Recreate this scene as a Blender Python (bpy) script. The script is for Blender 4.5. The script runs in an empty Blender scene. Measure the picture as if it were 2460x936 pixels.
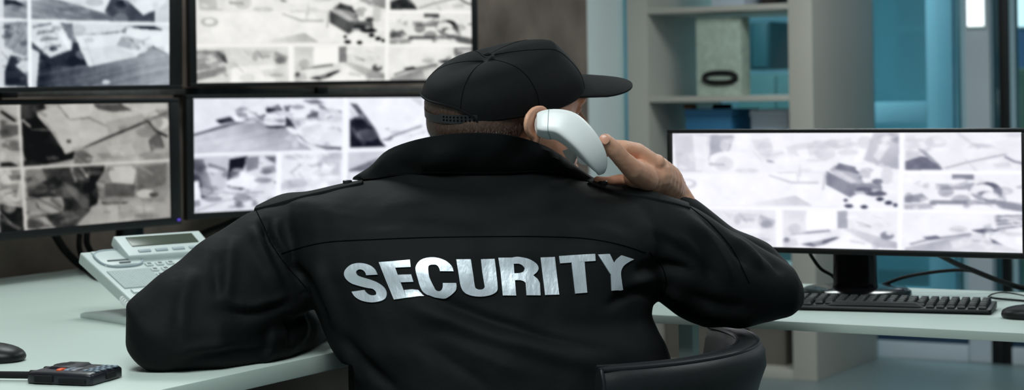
import bpy, bmesh, math, random
import numpy as np
from mathutils import Vector, Matrix
from mathutils.bvhtree import BVHTree

# ------------------------------------------------------------------ camera, world, lights, exposure
FPX, HX, HY, ROLL, EYE = 4500.0, 1230.0, 231.0, math.atan(0.01525), 1.19
CR, SR = math.cos(ROLL), math.sin(ROLL)
SC = bpy.context.scene
COL = SC.collection
CAM = Vector((0, 0, EYE))

cd = bpy.data.cameras.new('camera')
cd.sensor_fit = 'HORIZONTAL'; cd.sensor_width = 36.0
cd.lens = FPX / 2460.0 * 36.0
cd.shift_y = -(468.0 - HY) / 2460.0
cd.clip_start = 0.05; cd.clip_end = 60
cd.dof.use_dof = True; cd.dof.focus_distance = 3.28; cd.dof.aperture_fstop = 4.8
co = bpy.data.objects.new('camera', cd); COL.objects.link(co)
co.matrix_world = Matrix(((CR, SR, 0, 0), (0, 0, -1, 0), (-SR, CR, 0, EYE), (0, 0, 0, 1)))
SC.camera = co

w = bpy.data.worlds.new('world'); SC.world = w; w.use_nodes = True
w.node_tree.nodes['Background'].inputs[0].default_value = (0.60, 0.78, 0.80, 1)
w.node_tree.nodes['Background'].inputs[1].default_value = 0.19

SC.view_settings.view_transform = 'Standard'
SC.view_settings.look = 'None'
SC.view_settings.exposure = 0.0
SC.view_settings.gamma = 1.0
SC.view_settings.use_curve_mapping = False

LAMP_MAIN, LAMP_SIDE, LAMP_REAR, LAMP_SHELF_FILL, LAMP_OFFICE = 17.0, 14.0, 43.0, 26.0, 80.0
LAMP_COLOR = (0.90, 0.985, 0.97)
OFFICE_COLOR = (0.72, 0.92, 1.0)

# ------------------------------------------------------------------ geometry helpers
def P(px, py, Y):
    """photo pixel at depth Y -> world point"""
    dx, dy = px - HX, HY - py
    return Vector(((dx * CR + dy * SR) / FPX * Y, Y, EYE + (-dx * SR + dy * CR) / FPX * Y))

def PZ(px, py, z):
    """photo pixel on the horizontal plane at height z"""
    dx, dy = px - HX, HY - py
    Y = (z - EYE) * FPX / (-dx * SR + dy * CR)
    return P(px, py, Y)

def ray(px, py):
    dx, dy = px - HX, HY - py
    return Vector(((dx * CR + dy * SR) / FPX, 1.0, (-dx * SR + dy * CR) / FPX)).normalized()

AV = Vector((math.cos(math.radians(-30)), math.sin(math.radians(-30)), 0))
AU = Vector((-AV.y, AV.x, 0))
def R(a, b, z=0.0):
    """room axes: a along the glazed partition, b along the monitor wall"""
    v = AV * a + AU * b
    return Vector((v.x, v.y, z))
def AX(px, b):
    k = (px - HX) / FPX
    return (k * AU.y * b - AU.x * b) / (AV.x - k * AV.y)

def lin(c):
    c = c / 255.0
    return c / 12.92 if c <= 0.04045 else ((c + 0.055) / 1.055) ** 2.4
def S(r, g, b):
    return (lin(r), lin(g), lin(b))

def wmat(o):
    m = Matrix.Identity(4)
    while o is not None:
        m = o.matrix_basis @ m
        o = o.parent
    return m

class MB:
    def __init__(s): s.v = []; s.f = []
    def add(s, verts, faces):
        n = len(s.v); s.v += [Vector(p) for p in verts]; s.f += [[i + n for i in f] for f in faces]
        return s
    def box(s, c, size, ax=None):
        c = Vector(c); x, y, z = ax if ax else (Vector((1, 0, 0)), Vector((0, 1, 0)), Vector((0, 0, 1)))
        h = [k / 2 for k in size]
        vs = [c + x * (sx * h[0]) + y * (sy * h[1]) + z * (sz * h[2]) for sz in (-1, 1) for sy in (-1, 1) for sx in (-1, 1)]
        return s.add(vs, [[0, 2, 3, 1], [4, 5, 7, 6], [0, 1, 5, 4], [2, 6, 7, 3], [0, 4, 6, 2], [1, 3, 7, 5]])
    def rbox(s, a0, a1, b0, b1, z0, z1):
        return s.box(R((a0 + a1) / 2, (b0 + b1) / 2, (z0 + z1) / 2), (a1 - a0, b1 - b0, z1 - z0), (AV, AU, Vector((0, 0, 1))))
    def loft(s, rings, closed=True, cap=True, loop=False):
        n = len(rings[0]); vs = [p for r in rings for p in r]; fs = []
        m = len(rings)
        for i in range(m if loop else m - 1):
            i2 = (i + 1) % m
            for j in range(n if closed else n - 1):
                j2 = (j + 1) % n
                fs.append([i * n + j, i * n + j2, i2 * n + j2, i2 * n + j])
        if cap and not loop:
            fs.append(list(range(n))[::-1]); fs.append([(m - 1) * n + j for j in range(n)])
        return s.add(vs, fs)
    def tube(s, path, r, n=8, cap=True):
        path = [Vector(p) for p in path]; rings = []; up = None
        for i, p in enumerate(path):
            t = (path[min(i + 1, len(path) - 1)] - path[max(i - 1, 0)]).normalized()
            if up is None:
                up = Vector((0, 0, 1)) if abs(t.z) < 0.9 else Vector((1, 0, 0))
            x = t.cross(up).normalized(); up = x.cross(t).normalized()
            rr = r[i] if isinstance(r, (list, tuple)) else r
            rings.append([p + x * (math.cos(a) * rr) + up * (math.sin(a) * rr) for a in [2 * math.pi * k / n for k in range(n)]])
        return s.loft(rings, cap=cap)
    def prism(s, poly, vec):
        vec = Vector(vec); poly = [Vector(p) for p in poly]; n = len(poly)
        return s.add(poly + [p + vec for p in poly],
                     [list(range(n))[::-1], [n + i for i in range(n)]] + [[i, (i + 1) % n, n + (i + 1) % n, n + i] for i in range(n)])
    def ball(s, c, rx, ry=None, rz=None, ax=None, nu=16, nv=10):
        ry = rx if ry is None else ry; rz = rx if rz is None else rz
        c = Vector(c); x, y, z = ax if ax else (Vector((1, 0, 0)), Vector((0, 1, 0)), Vector((0, 0, 1)))
        vs = [c - z * rz]; fs = []
        for i in range(1, nv):
            t = math.pi * i / nv
            for j in range(nu):
                a = 2 * math.pi * j / nu
                vs.append(c + x * (rx * math.sin(t) * math.cos(a)) + y * (ry * math.sin(t) * math.sin(a)) - z * (rz * math.cos(t)))
        vs.append(c + z * rz); last = len(vs) - 1
        for j in range(nu):
            j2 = (j + 1) % nu
            fs.append([0, 1 + j2, 1 + j])
            for i in range(nv - 2):
                a = 1 + i * nu
                fs.append([a + j, a + j2, a + nu + j2, a + nu + j])
            a = 1 + (nv - 2) * nu
            fs.append([a + j, a + j2, last])
        return s.add(vs, fs)
    def chain(s, pts, nu=12, nv=8):
        """tapered limb as overlapping balls: pts = (point, radius)"""
        for (p, r), (q, t) in zip(pts[:-1], pts[1:]):
            p, q = Vector(p), Vector(q); n = max(1, int((q - p).length / (min(r, t) * 0.35)))
            for k in range(n + 1):
                f = k / n
                s.ball(p.lerp(q, f), r + (t - r) * f, nu=nu, nv=nv)
        return s
    def mesh(s, name):
        me = bpy.data.meshes.new(name); me.from_pydata([tuple(p) for p in s.v], [], s.f); me.update()
        return me
    def build(s, name, mat, parent=None, smooth=True, bevel=0.0, seg=2, origin=None, angle=35, sub=0):
        bm = bmesh.new()
        vs = [bm.verts.new(p) for p in s.v]
        for f in s.f:
            try: bm.faces.new([vs[i] for i in f])
            except ValueError: pass
        bmesh.ops.recalc_face_normals(bm, faces=bm.faces)
        if bevel:
            es = [e for e in bm.edges if len(e.link_faces) == 2 and e.calc_face_angle(0) > math.radians(angle)]
            bmesh.ops.bevel(bm, geom=es, offset=bevel, segments=seg, profile=0.6, affect='EDGES', clamp_overlap=True)
        for f in bm.faces: f.smooth = smooth
        if smooth:
            for e in bm.edges:
                e.smooth = not (len(e.link_faces) == 2 and e.calc_face_angle(0) > math.radians(40))
        me = bpy.data.meshes.new(name); bm.to_mesh(me); bm.free()
        return link(name, me, mat, parent, origin)

def link(name, me, mat, parent=None, origin=None):
    o = bpy.data.objects.new(name, me); COL.objects.link(o)
    if parent is not None:
        o.parent = parent
        me.transform(wmat(parent).inverted())
    else:
        if origin is None:
            cs = [v.co for v in me.vertices]
            origin = Vector(((min(c.x for c in cs) + max(c.x for c in cs)) / 2, (min(c.y for c in cs) + max(c.y for c in cs)) / 2, min(c.z for c in cs)))
        me.transform(Matrix.Translation(-Vector(origin))); o.location = origin
    if mat is not None: me.materials.append(mat)
    return o

def tag(o, label=None, cat=None, group=None, kind=None):
    if label: o['label'] = label
    if cat: o['category'] = cat
    if group: o['group'] = group
    if kind: o['kind'] = kind
    return o
def thing(name, loc, label, cat, group=None):
    o = bpy.data.objects.new(name, None); COL.objects.link(o); o.location = loc; o.empty_display_size = 0.05
    return tag(o, label, cat, group)
def struct(o):
    o['kind'] = 'structure'; return o

def cr(pts, n=6):
    """Catmull-Rom through points (any dimension)"""
    p = [np.array(q, float) for q in pts]; p = [2 * p[0] - p[1]] + p + [2 * p[-1] - p[-2]]; out = []
    for i in range(1, len(p) - 2):
        for k in range(n):
            t = k / n
            out.append(0.5 * (2 * p[i] + (p[i + 1] - p[i - 1]) * t + (2 * p[i - 1] - 5 * p[i] + 4 * p[i + 1] - p[i + 2]) * t * t + (3 * p[i] - p[i - 1] - 3 * p[i + 1] + p[i + 2]) * t ** 3))
    out.append(p[-2]); return out

def sup(c, ax, ay, n=28, e=2.4):
    c, ax, ay = Vector(c), Vector(ax), Vector(ay); out = []
    for k in range(n):
        a = 2 * math.pi * k / n; ca, sa = math.cos(a), math.sin(a)
        out.append(c + ax * (math.copysign(abs(ca) ** (2 / e), ca)) + ay * (math.copysign(abs(sa) ** (2 / e), sa)))
    return out

def remeshed(mb, voxel, smooth_iter, name):
    """union of overlapping closed pieces as one continuous smooth mesh"""
    me = mb.mesh(name + '_raw'); bm = bmesh.new(); bm.from_mesh(me)
    bmesh.ops.recalc_face_normals(bm, faces=bm.faces); bm.to_mesh(me); bm.free()
    o = bpy.data.objects.new(name + '_raw', me); COL.objects.link(o)
    m = o.modifiers.new('r', 'REMESH'); m.mode = 'VOXEL'; m.voxel_size = voxel; m.use_smooth_shade = True
    bpy.context.view_layer.update()
    out = bpy.data.meshes.new_from_object(o.evaluated_get(bpy.context.evaluated_depsgraph_get()))
    bpy.data.objects.remove(o); bpy.data.meshes.remove(me)
    out.name = name
    relax(out, smooth_iter)
    for p in out.polygons: p.use_smooth = True
    return out

def relax(me, it, lam=0.5, mask=None):
    n = len(me.vertices)
    co = np.empty(n * 3, np.float32); me.vertices.foreach_get('co', co); co = co.reshape(-1, 3).astype(np.float64)
    e = np.empty(len(me.edges) * 2, np.int32); me.edges.foreach_get('vertices', e); e = e.reshape(-1, 2)
    deg = np.bincount(e.ravel(), minlength=n).astype(float); deg[deg == 0] = 1
    for k in range(it):
        for l in (lam, -lam * 1.02):
            acc = np.stack([np.bincount(e[:, 0], co[e[:, 1], i], n) + np.bincount(e[:, 1], co[e[:, 0], i], n) for i in range(3)], 1)
            d = acc / deg[:, None] - co
            co += l * d * (mask[:, None] if mask is not None else 1)
    me.vertices.foreach_set('co', co.astype(np.float32).ravel()); me.update()

def coords(me):
    co = np.empty(len(me.vertices) * 3, np.float32); me.vertices.foreach_get('co', co)
    return co.reshape(-1, 3).astype(np.float64)
def project(co):
    X = co[:, 0] / co[:, 1] * FPX; Z = (co[:, 2] - EYE) / co[:, 1] * FPX
    return np.stack([HX + X * CR - Z * SR, HY - (X * SR + Z * CR)], 1)

# ------------------------------------------------------------------ materials
def mat(name, col, rough=0.5, metal=0.0, noise=None, bump=None, spec=0.5, coat=0.0, sheen=0.0, stretch=None, col2=None):
    m = bpy.data.materials.new(name); m.use_nodes = True; nt = m.node_tree; n = nt.nodes; L = nt.links
    b = n['Principled BSDF']
    b.inputs['Base Color'].default_value = (*col, 1); b.inputs['Roughness'].default_value = rough
    b.inputs['Metallic'].default_value = metal; b.inputs['Specular IOR Level'].default_value = spec
    b.inputs['Coat Weight'].default_value = coat; b.inputs['Sheen Weight'].default_value = sheen
    if noise or bump:
        tc = n.new('ShaderNodeTexCoord'); mp = n.new('ShaderNodeMapping'); L.new(tc.outputs['Object'], mp.inputs[0])
        if stretch: mp.inputs['Scale'].default_value = stretch
    if noise:
        sc, amt = noise[:2]
        t = n.new('ShaderNodeTexNoise'); t.inputs['Scale'].default_value = sc; t.inputs['Detail'].default_value = 5
        L.new(mp.outputs[0], t.inputs['Vector'])
        r = n.new('ShaderNodeValToRGB'); L.new(t.outputs['Fac'], r.inputs[0])
        lo = col2 if col2 else [c * (1 - amt) for c in col]; hi = [min(1, c * (1 + amt)) for c in col]
        r.color_ramp.elements[0].position = 0.3; r.color_ramp.elements[0].color = (*lo, 1)
        r.color_ramp.elements[1].position = 0.7; r.color_ramp.elements[1].color = (*hi, 1)
        L.new(r.outputs[0], b.inputs['Base Color'])
    if bump:
        sc, st, dist = bump
        t2 = n.new('ShaderNodeTexNoise'); t2.inputs['Scale'].default_value = sc; t2.inputs['Detail'].default_value = 4
        L.new(mp.outputs[0], t2.inputs['Vector'])
        bp = n.new('ShaderNodeBump'); bp.inputs['Strength'].default_value = st; bp.inputs['Distance'].default_value = dist
        L.new(t2.outputs['Fac'], bp.inputs['Height']); L.new(bp.outputs[0], b.inputs['Normal'])
    return m

def glow(name, col, strength):
    m = bpy.data.materials.new(name); m.use_nodes = True; nt = m.node_tree; nt.nodes.clear()
    e = nt.nodes.new('ShaderNodeEmission'); e.inputs[0].default_value = (*col, 1); e.inputs[1].default_value = strength
    o = nt.nodes.new('ShaderNodeOutputMaterial'); nt.links.new(e.outputs[0], o.inputs[0]); return m

def glass(name, tint, gloss=0.06):
    m = bpy.data.materials.new(name); m.use_nodes = True; nt = m.node_tree; nt.nodes.clear()
    t = nt.nodes.new('ShaderNodeBsdfTransparent'); t.inputs[0].default_value = (*tint, 1)
    g = nt.nodes.new('ShaderNodeBsdfGlossy'); g.inputs['Roughness'].default_value = 0.03
    x = nt.nodes.new('ShaderNodeMixShader'); x.inputs[0].default_value = gloss
    o = nt.nodes.new('ShaderNodeOutputMaterial')
    nt.links.new(t.outputs[0], x.inputs[1]); nt.links.new(g.outputs[0], x.inputs[2]); nt.links.new(x.outputs[0], o.inputs[0]); return m

def screen_mat(name, strength=1.0):
    m = bpy.data.materials.new(name); m.use_nodes = True; nt = m.node_tree; nt.nodes.clear()
    a = nt.nodes.new('ShaderNodeVertexColor'); a.layer_name = 'feed'
    e = nt.nodes.new('ShaderNodeEmission'); e.inputs[1].default_value = strength
    g = nt.nodes.new('ShaderNodeBsdfGlossy'); g.inputs[0].default_value = (.02, .02, .02, 1); g.inputs['Roughness'].default_value = 0.35
    x = nt.nodes.new('ShaderNodeAddShader'); o = nt.nodes.new('ShaderNodeOutputMaterial')
    nt.links.new(a.outputs[0], e.inputs[0]); nt.links.new(e.outputs[0], x.inputs[0]); nt.links.new(g.outputs[0], x.inputs[1]); nt.links.new(x.outputs[0], o.inputs[0]); return m

M = {}
M['wall'] = mat('dark_stone_plaster', S(112, 99, 91), .85, noise=(3.0, .55), bump=(9, .35, .02))
M['floor'] = mat('floor_vinyl', S(118, 132, 134), .35, noise=(1.2, .08))
M['ceiling'] = mat('ceiling_paint', S(205, 212, 212), .9, noise=(3, .03))
M['desk'] = mat('white_desk_laminate', S(192, 206, 199), .38, noise=(4, .02))
M['black'] = mat('black_plastic', (.005, .0055, .006), .42, noise=(60, .2), spec=.3)
M['gloss_black'] = mat('gloss_black_plastic', (.004, .004, .005), .16, noise=(30, .1))
M['matte_black'] = mat('matte_black_rubber', (.007, .007, .008), .7, noise=(80, .25), spec=.25)
M['metal_black'] = mat('black_metal_rail', (.075, .073, .068), .5, metal=.2, noise=(30, .3))
M['white_metal'] = mat('white_painted_metal', S(190, 210, 205), .4, noise=(5, .03))
M['shelf'] = mat('grey_shelf_laminate', S(184, 180, 172), .55, noise=(3, .03))
M['shelf_in'] = mat('grey_shelf_laminate_side', S(150, 166, 158), .5, noise=(3, .03))
M['glass'] = glass('teal_tinted_glass', S(222, 244, 247), .05)
M['office_wall'] = mat('blue_office_wall', S(182, 213, 223), .8, noise=(1.5, .06))
M['teal_dark'] = mat('dark_teal_panel', S(40, 78, 84), .5, noise=(2, .1))
M['blue_frame'] = mat('pale_blue_frame_paint', S(158, 188, 200), .5, noise=(3, .04))
M['post_grey'] = mat('grey_column_paint', S(190, 200, 210), .7, noise=(2, .04))
M['navy_pale'] = mat('dusty_blue_paint', S(96, 128, 172), .6, noise=(2, .05))
M['trim_pale'] = mat('pale_grey_trim_paint', S(222, 232, 232), .6, noise=(2, .03))
M['navy'] = mat('navy_rail_paint', S(32, 58, 84), .45, noise=(4, .1))
M['lamp'] = glow('lamp_diffuser_glow', (.9, .95, 1.0), 1.6)
# ------------------------------------------------------------------ the setting
DESK_Z = 0.73
WALL_A, PART_B = -3.66, 8.10
CEIL = 2.45
struct(MB().rbox(-9, 4, -5, 13, -.05, 0).build('floor', M['floor'], smooth=False))
struct(MB().rbox(-9, 4, -5, 13, CEIL, CEIL + .05).build('ceiling', M['ceiling'], smooth=False))
struct(MB().rbox(WALL_A - .14, WALL_A, -3, 6.98, 0, CEIL).build('wall_left', M['wall'], smooth=False))
struct(MB().rbox(-9, 4, 12.0, 12.1, 0, CEIL).build('wall_back', M['office_wall'], smooth=False))
struct(MB().rbox(-6.6, -6.5, 6.98, 12.0, 0, CEIL).build('wall_office', M['office_wall'], smooth=False))

# end of the monitor wall: pale blue post, then glass up to the partition corner
struct(MB().rbox(WALL_A - .14, WALL_A, 6.98, 7.33, 0, CEIL).build('trim_1', M['trim_pale'], bevel=.006))
w_ = MB().rbox(WALL_A - .10, WALL_A - .03, 7.33, 7.36, 0, CEIL).rbox(WALL_A - .10, WALL_A - .03, PART_B - .06, PART_B, 0, CEIL).rbox(WALL_A - .10, WALL_A - .03, 7.36, PART_B - .06, 0, .08)
o = struct(w_.build('window_1', M['blue_frame'], bevel=.004))
MB().rbox(WALL_A - .07, WALL_A - .06, 7.36, PART_B - .06, .08, CEIL).build('pane', M['glass'], o, smooth=False)

a_post0, a_post1 = AX(2405, PART_B), AX(2426, PART_B)
a_col0, a_col1 = AX(2322, PART_B), AX(2382, PART_B)
def glazing(name, a0, a1, jamb=.025):
    fr = MB().rbox(a0, a0 + jamb, PART_B, PART_B + .06, 0.10, CEIL).rbox(a1 - jamb, a1, PART_B, PART_B + .06, 0.10, CEIL)
    fr.rbox(a0 + jamb, a1 - jamb, PART_B, PART_B + .06, CEIL - .06, CEIL)
    o = struct(fr.build(name, M['blue_frame'], bevel=.003))
    MB().rbox(a0 + jamb, a1 - jamb, PART_B + .025, PART_B + .033, 0.10, CEIL - .06).build('pane', M['glass'], o, smooth=False)
    return o
glazing('window_2', WALL_A, -2.84)
glazing('window_3', -2.84, a_col0)
glazing('window_4', a_col1, a_post0, .006)
glazing('window_5', a_post1, .6)
struct(MB().rbox(a_col0, a_col1, PART_B - .02, PART_B + .16, 0, CEIL).build('trim_2', M['post_grey'], bevel=.006))
struct(MB().rbox(a_post0, a_post1, PART_B - .03, PART_B + .06, 0, CEIL).rbox(a_post0 - .05, a_post0, PART_B - .03, PART_B + .04, .0, .12).build('trim_3', M['black'], bevel=.003))
struct(MB().rbox(-2.80, a_col0, PART_B - .02, PART_B + .05, .075, .115).build('trim_4', M['navy'], bevel=.004))
struct(MB().rbox(a_post1, .6, PART_B - .02, PART_B + .05, .075, .115).build('trim_5', M['navy'], bevel=.004))
struct(MB().rbox(-2.80, a_col0, PART_B - .03, PART_B + .06, 0, .075).build('baseboard_back', M['post_grey'], bevel=.004))
struct(MB().rbox(a_post1, .6, PART_B - .03, PART_B + .06, 0, .075).build('baseboard_right', M['post_grey'], bevel=.004))

# pale blue glazed door in the office behind the partition
def door(b):
    a0, a1, s0, s1 = AX(2020, b), AX(2300, b), AX(2226, b), AX(2290, b)
    fr = MB().rbox(a0, a0 + .12, b, b + .05, 0, 2.3).rbox(s0, s1, b, b + .05, 0, 2.3)
    fr.rbox(a0 + .12, s0, b, b + .05, 1.02, 1.13).rbox(a0 + .12, s0, b, b + .05, .0, .18).rbox(a0 + .12, s0, b, b + .05, 2.2, 2.3)
    d = struct(fr.build('door_1', M['blue_frame'], bevel=.006))
    MB().rbox(a0 + .12, s0, b + .02, b + .03, .18, 1.02).rbox(a0 + .12, s0, b + .02, b + .03, 1.13, 2.2).build('door_pane', M['glass'], d, smooth=False)
door(9.3)
def panel(name, b, p0, p1, z0, z1, m, n):
    return struct(MB().rbox(AX(p0, b), AX(p1, b), b, b + .05, z0, z1).build(n, m, bevel=.004))

# ceiling lamps (the room's own light, and a fill added before the shelves)
def ceiling_light(loc, size, rot, power, color, label, group):
    t = thing('ceiling_light', (loc[0], loc[1], CEIL - .03), label, 'ceiling light', group)
    c, s_ = math.cos(rot), math.sin(rot); ax = (Vector((c, s_, 0)), Vector((-s_, c, 0)), Vector((0, 0, 1)))
    x, y = size; f = MB(); c0 = Vector((loc[0], loc[1], CEIL - .018))
    for sx in (-1, 1): f.box(c0 + ax[0] * (sx * (x / 2 + .015)), (.03, y + .06, .036), ax)
    for sy in (-1, 1): f.box(c0 + ax[1] * (sy * (y / 2 + .015)), (x, .03, .036), ax)
    f.build('frame', M['white_metal'], t, bevel=.003)
    MB().box((loc[0], loc[1], CEIL - .012), (x, y, .008), ax).build('diffuser', M['lamp'], t, smooth=False)
    l = bpy.data.lights.new('lamp_light', 'AREA'); l.shape = 'RECTANGLE'; l.size = x; l.size_y = y; l.energy = power; l.color = color
    lo = bpy.data.objects.new('lamp_light', l); COL.objects.link(lo); lo.parent = t; lo.location = (0, 0, .004 - .02); lo.rotation_euler = (0, 0, rot)
    return t
LA = math.radians(-30)
ceiling_light(R(-3.0, 3.5)[:2], (.55, .55), LA, LAMP_MAIN, LAMP_COLOR, 'square white ceiling light panel above the monitors and the left desk', None)
ceiling_light(R(-.6, 4.2)[:2], (1.2, .8), LA, LAMP_SIDE, LAMP_COLOR, 'oblong white ceiling light panel above the keyboard desk', None)
ceiling_light(R(-1.4, 1.45)[:2], (1.2, .8), LA, LAMP_REAR, LAMP_COLOR, 'oblong white ceiling light panel behind the seated guard', None)
ceiling_light(R(-2.1, 6.0)[:2], (1.0, .8), LA, LAMP_SHELF_FILL, LAMP_COLOR, 'added oblong ceiling light panel brightening the shelving unit', None)  # unseen lamp added to lift the shelf fronts and the wall end
ceiling_light(R(-4.1, 8.95)[:2], (1.6, 1.6), LA, LAMP_OFFICE, OFFICE_COLOR, 'large square ceiling light panel in the blue office beyond the glass', None)

# tall emissive white panels: bright tops of the grey column and the office beyond the black post
def glow_panel(a0, a1, b, z0, z1, label):
    c = R((a0 + a1) / 2, b, z0)
    t = thing('glow_panel', c, label, 'wall light')
    MB().rbox(a0, a1, b - .012, b, z0 - .01, z1).build('housing', M['white_metal'], t, bevel=.003)
    MB().rbox(a0 + .006, a1 - .006, b - .022, b - .012, z0, z1 - .01).build('diffuser', M['lamp'], t, bevel=.003)
zc = P(2350, 64, R(a_col0, PART_B).y).z
glow_panel(a_col0 + .012, a_col1 - .012, PART_B - .02, zc, zc + .5, 'tall white glowing panel on the grey column left of the black post')
b2 = 9.0
zc2 = P(2455, 64, R(AX(2455, b2), b2).y).z
struct(MB().rbox(AX(2446, b2) - .02, AX(2520, b2) + .02, b2, b2 + .2, 0, CEIL).build('trim_6', M['navy_pale'], bevel=.006))
glow_panel(AX(2446, b2), AX(2520, b2), b2, zc2, zc2 + .5, 'white glowing panel behind the glass right of the black post')
# ------------------------------------------------------------------ desks
def left_desk():
    a1, bc = -1.99, 3.53
    t = thing('corner_desk', R(-2.8, 2.6, 0), 'white corner desk carrying the telephone, the radio and the wall of monitors', 'desk')
    poly = [R(WALL_A + .01, 1.0), R(a1, 1.0), R(a1, 3.80), R(-2.3, 4.24), R(WALL_A + .01, 5.9)]
    MB().prism([p + Vector((0, 0, DESK_Z - .032)) for p in poly], (0, 0, .032)).build('desktop', M['desk'], t, bevel=.0025)
    for a, b in ((-2.15, 1.15), (-3.5, 1.15), (-3.5, 5.5), (-2.25, 3.9)):
        MB().rbox(a - .025, a + .025, b - .025, b + .025, 0, DESK_Z - .032).build('leg', M['white_metal'], t, bevel=.004)
    MB().rbox(-3.5, -3.48, 1.2, 5.45, .35, DESK_Z - .032).build('modesty_panel', M['desk'], t, bevel=.002)
left_desk()
def right_desk():
    t = thing('straight_desk', R(-1.1, 3.88, 0), 'narrow white desk carrying the keyboard and the wide single monitor', 'desk')
    MB().rbox(-1.985, .1, 3.53, 4.24, DESK_Z - .018, DESK_Z).build('desktop', M['desk'], t, bevel=.002)
    for a, b in ((AX(1646, 3.62), 3.62), (AX(1716, 4.16), 4.16), (-.02, 3.62), (-.02, 4.16)):
        MB().rbox(a - .017, a + .017, b - .017, b + .017, 0, DESK_Z - .018).build('leg', M['white_metal'], t, bevel=.004)
    MB().rbox(-1.80, -.02, 4.13, 4.15, DESK_Z - .05, DESK_Z - .018).build('crossbar', M['white_metal'], t, bevel=.003)
right_desk()

# ------------------------------------------------------------------ shelving unit and what stands in it
SH_A0, SH_A1, SH_B0, SH_B1 = -3.625, -2.776, 7.28, 8.03
SH_I0, SH_I1 = -3.526, -2.8815
BOARDS = [.026, .406, .786, 1.166, 1.546, 1.926]
def shelf():
    t = thing('shelving_unit', R((SH_A0 + SH_A1) / 2, (SH_B0 + SH_B1) / 2, 0), 'tall pale grey open shelving unit holding boxes in front of the glass partition', 'shelving unit')
    MB().rbox(SH_A0, SH_I0, SH_B0, SH_B1, 0, 2.25).build('side_panel', M['shelf'], t, bevel=.004)
    MB().rbox(SH_I1, SH_A1, SH_B0, SH_B1, 0, 2.25).build('side_panel', M['shelf'], t, bevel=.004)
    for z in BOARDS:
        MB().rbox(SH_I0, SH_I1, SH_B0 + .004, SH_B1, z - .012 if z > .1 else 0, z + .012).build('shelf_board', M['shelf'], t, bevel=.002)
    MB().rbox(SH_I0, SH_I1, SH_B0, SH_B1, 2.226, 2.25).build('top_board', M['shelf'], t, bevel=.002)
shelf()
M['speckle'] = mat('speckled_grey_card', S(176, 190, 178), .8, noise=(30, .16))
M['blue_card'] = mat('blue_card', S(44, 108, 150), .6, noise=(8, .08))
M['white_card'] = mat('pale_grey_card', S(186, 198, 212), .6, noise=(8, .03))
M['brown_card'] = mat('grey_brown_card', S(110, 104, 98), .8, noise=(12, .1))
M['dark_card'] = mat('dark_brown_card', S(46, 36, 36), .7, noise=(12, .1))
M['brass'] = mat('dark_metal_ring', (.02, .02, .02), .3, metal=.5, noise=(30, .1))

def box_file():
    b0 = 7.34; a0, a1 = AX(1674, b0), AX(1781, b0); z0 = BOARDS[3] + .012; z1 = z0 + .335
    t = thing('box_file', R((a0 + a1) / 2, b0 + .05, z0), 'tall speckled grey box file with a dark oval finger ring', 'box file')
    MB().rbox(a0, a1, b0, b0 + .10, z0, z1).build('body', M['speckle'], t, bevel=.004)
    c = R(AX(1731, b0), b0 - .004, P(1731, 187, R(AX(1731, b0), b0).y).z)
    pth = [c + AV * (.074 * math.copysign(abs(math.cos(k)) ** .7, math.cos(k))) + Vector((0, 0, .021 * math.sin(k))) for k in [2 * math.pi * i / 28 for i in range(29)]]
    MB().tube(pth, .0125, 8).build('ring_handle', M['brass'], t)
    MB().box(c + AU * .002, (.13, .004, .03), (AV, AU, Vector((0, 0, 1)))).build('ring_plate', M['speckle'], t, bevel=.001)
box_file()
def lidded(name, px0, px1, b0, depth, z0, z1, m, lidm, label, cat, lid=.03):
    a0, a1 = AX(px0, b0), AX(px1, b0)
    t = thing(name, R((a0 + a1) / 2, b0 + depth / 2, z0), label, cat)
    MB().rbox(a0, a1, b0, b0 + depth, z0, z1 - lid).build('body', m, t, bevel=.004)
    MB().rbox(a0 - .004, a1 + .004, b0 - .004, b0 + depth + .004, z1 - lid, z1).build('lid', lidm, t, bevel=.004)
    return t
Z2 = BOARDS[2] + .012
lidded('storage_box', 1646, 1756, 7.36, .30, Z2, 1.122, M['blue_card'], M['blue_card'], 'dark blue storage box on the shelf below the speckled box file', 'box')
lidded('storage_box', 1803, 1893, 7.42, .22, Z2, 1.118, M['white_card'], M['white_card'], 'pale grey storage box beside the dark blue box on the shelf', 'box')
def roll(name, px0, px1, b, z, r, m, label, cat):
    a0, a1 = AX(px0, b), AX(px1, b)
    tag(MB().tube([R(a0, b, z), R(a0 + .004, b, z), R(a1 - .004, b, z), R(a1, b, z)], [r * .8, r, r, r * .8], 14).build(name, m), label, cat)
roll('tape_roll', 1643, 1672, 7.42, 1.122 + .011, .011, mat('brown_tape', S(110, 66, 40), .5, noise=(20, .1)), 'small brown tape roll on top of the dark blue storage box', 'tape')
roll('stapler', 1712, 1757, 7.42, 1.122 + .011, .011, M['black'], 'small black stapler lying on top of the dark blue storage box', 'stapler')
ZB = BOARDS[0] + .012
lidded('archive_box', 1790, 1878, 7.40, .45, ZB, .36, M['brown_card'], M['brown_card'], 'grey brown archive box on the lowest shelf at the right', 'box', .0301)
lidded('archive_box', 1590, 1775, 7.40, .45, ZB, .33, M['brown_card'], M['dark_card'], 'wide grey brown archive box with dark lid on the lowest shelf', 'box')
ZT = BOARDS[4] + .012
lidded('storage_box', 1712, 1790, 7.36, .28, ZT, ZT + .22, M['white_card'], M['white_card'], 'white storage box on the shelf above the speckled box file', 'box')
lidded('storage_box', 1830, 1868, 7.45, .25, ZT, ZT + .24, M['dark_card'], M['brown_card'], 'narrow brown box on the upper shelf right of the white box', 'box')

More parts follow.
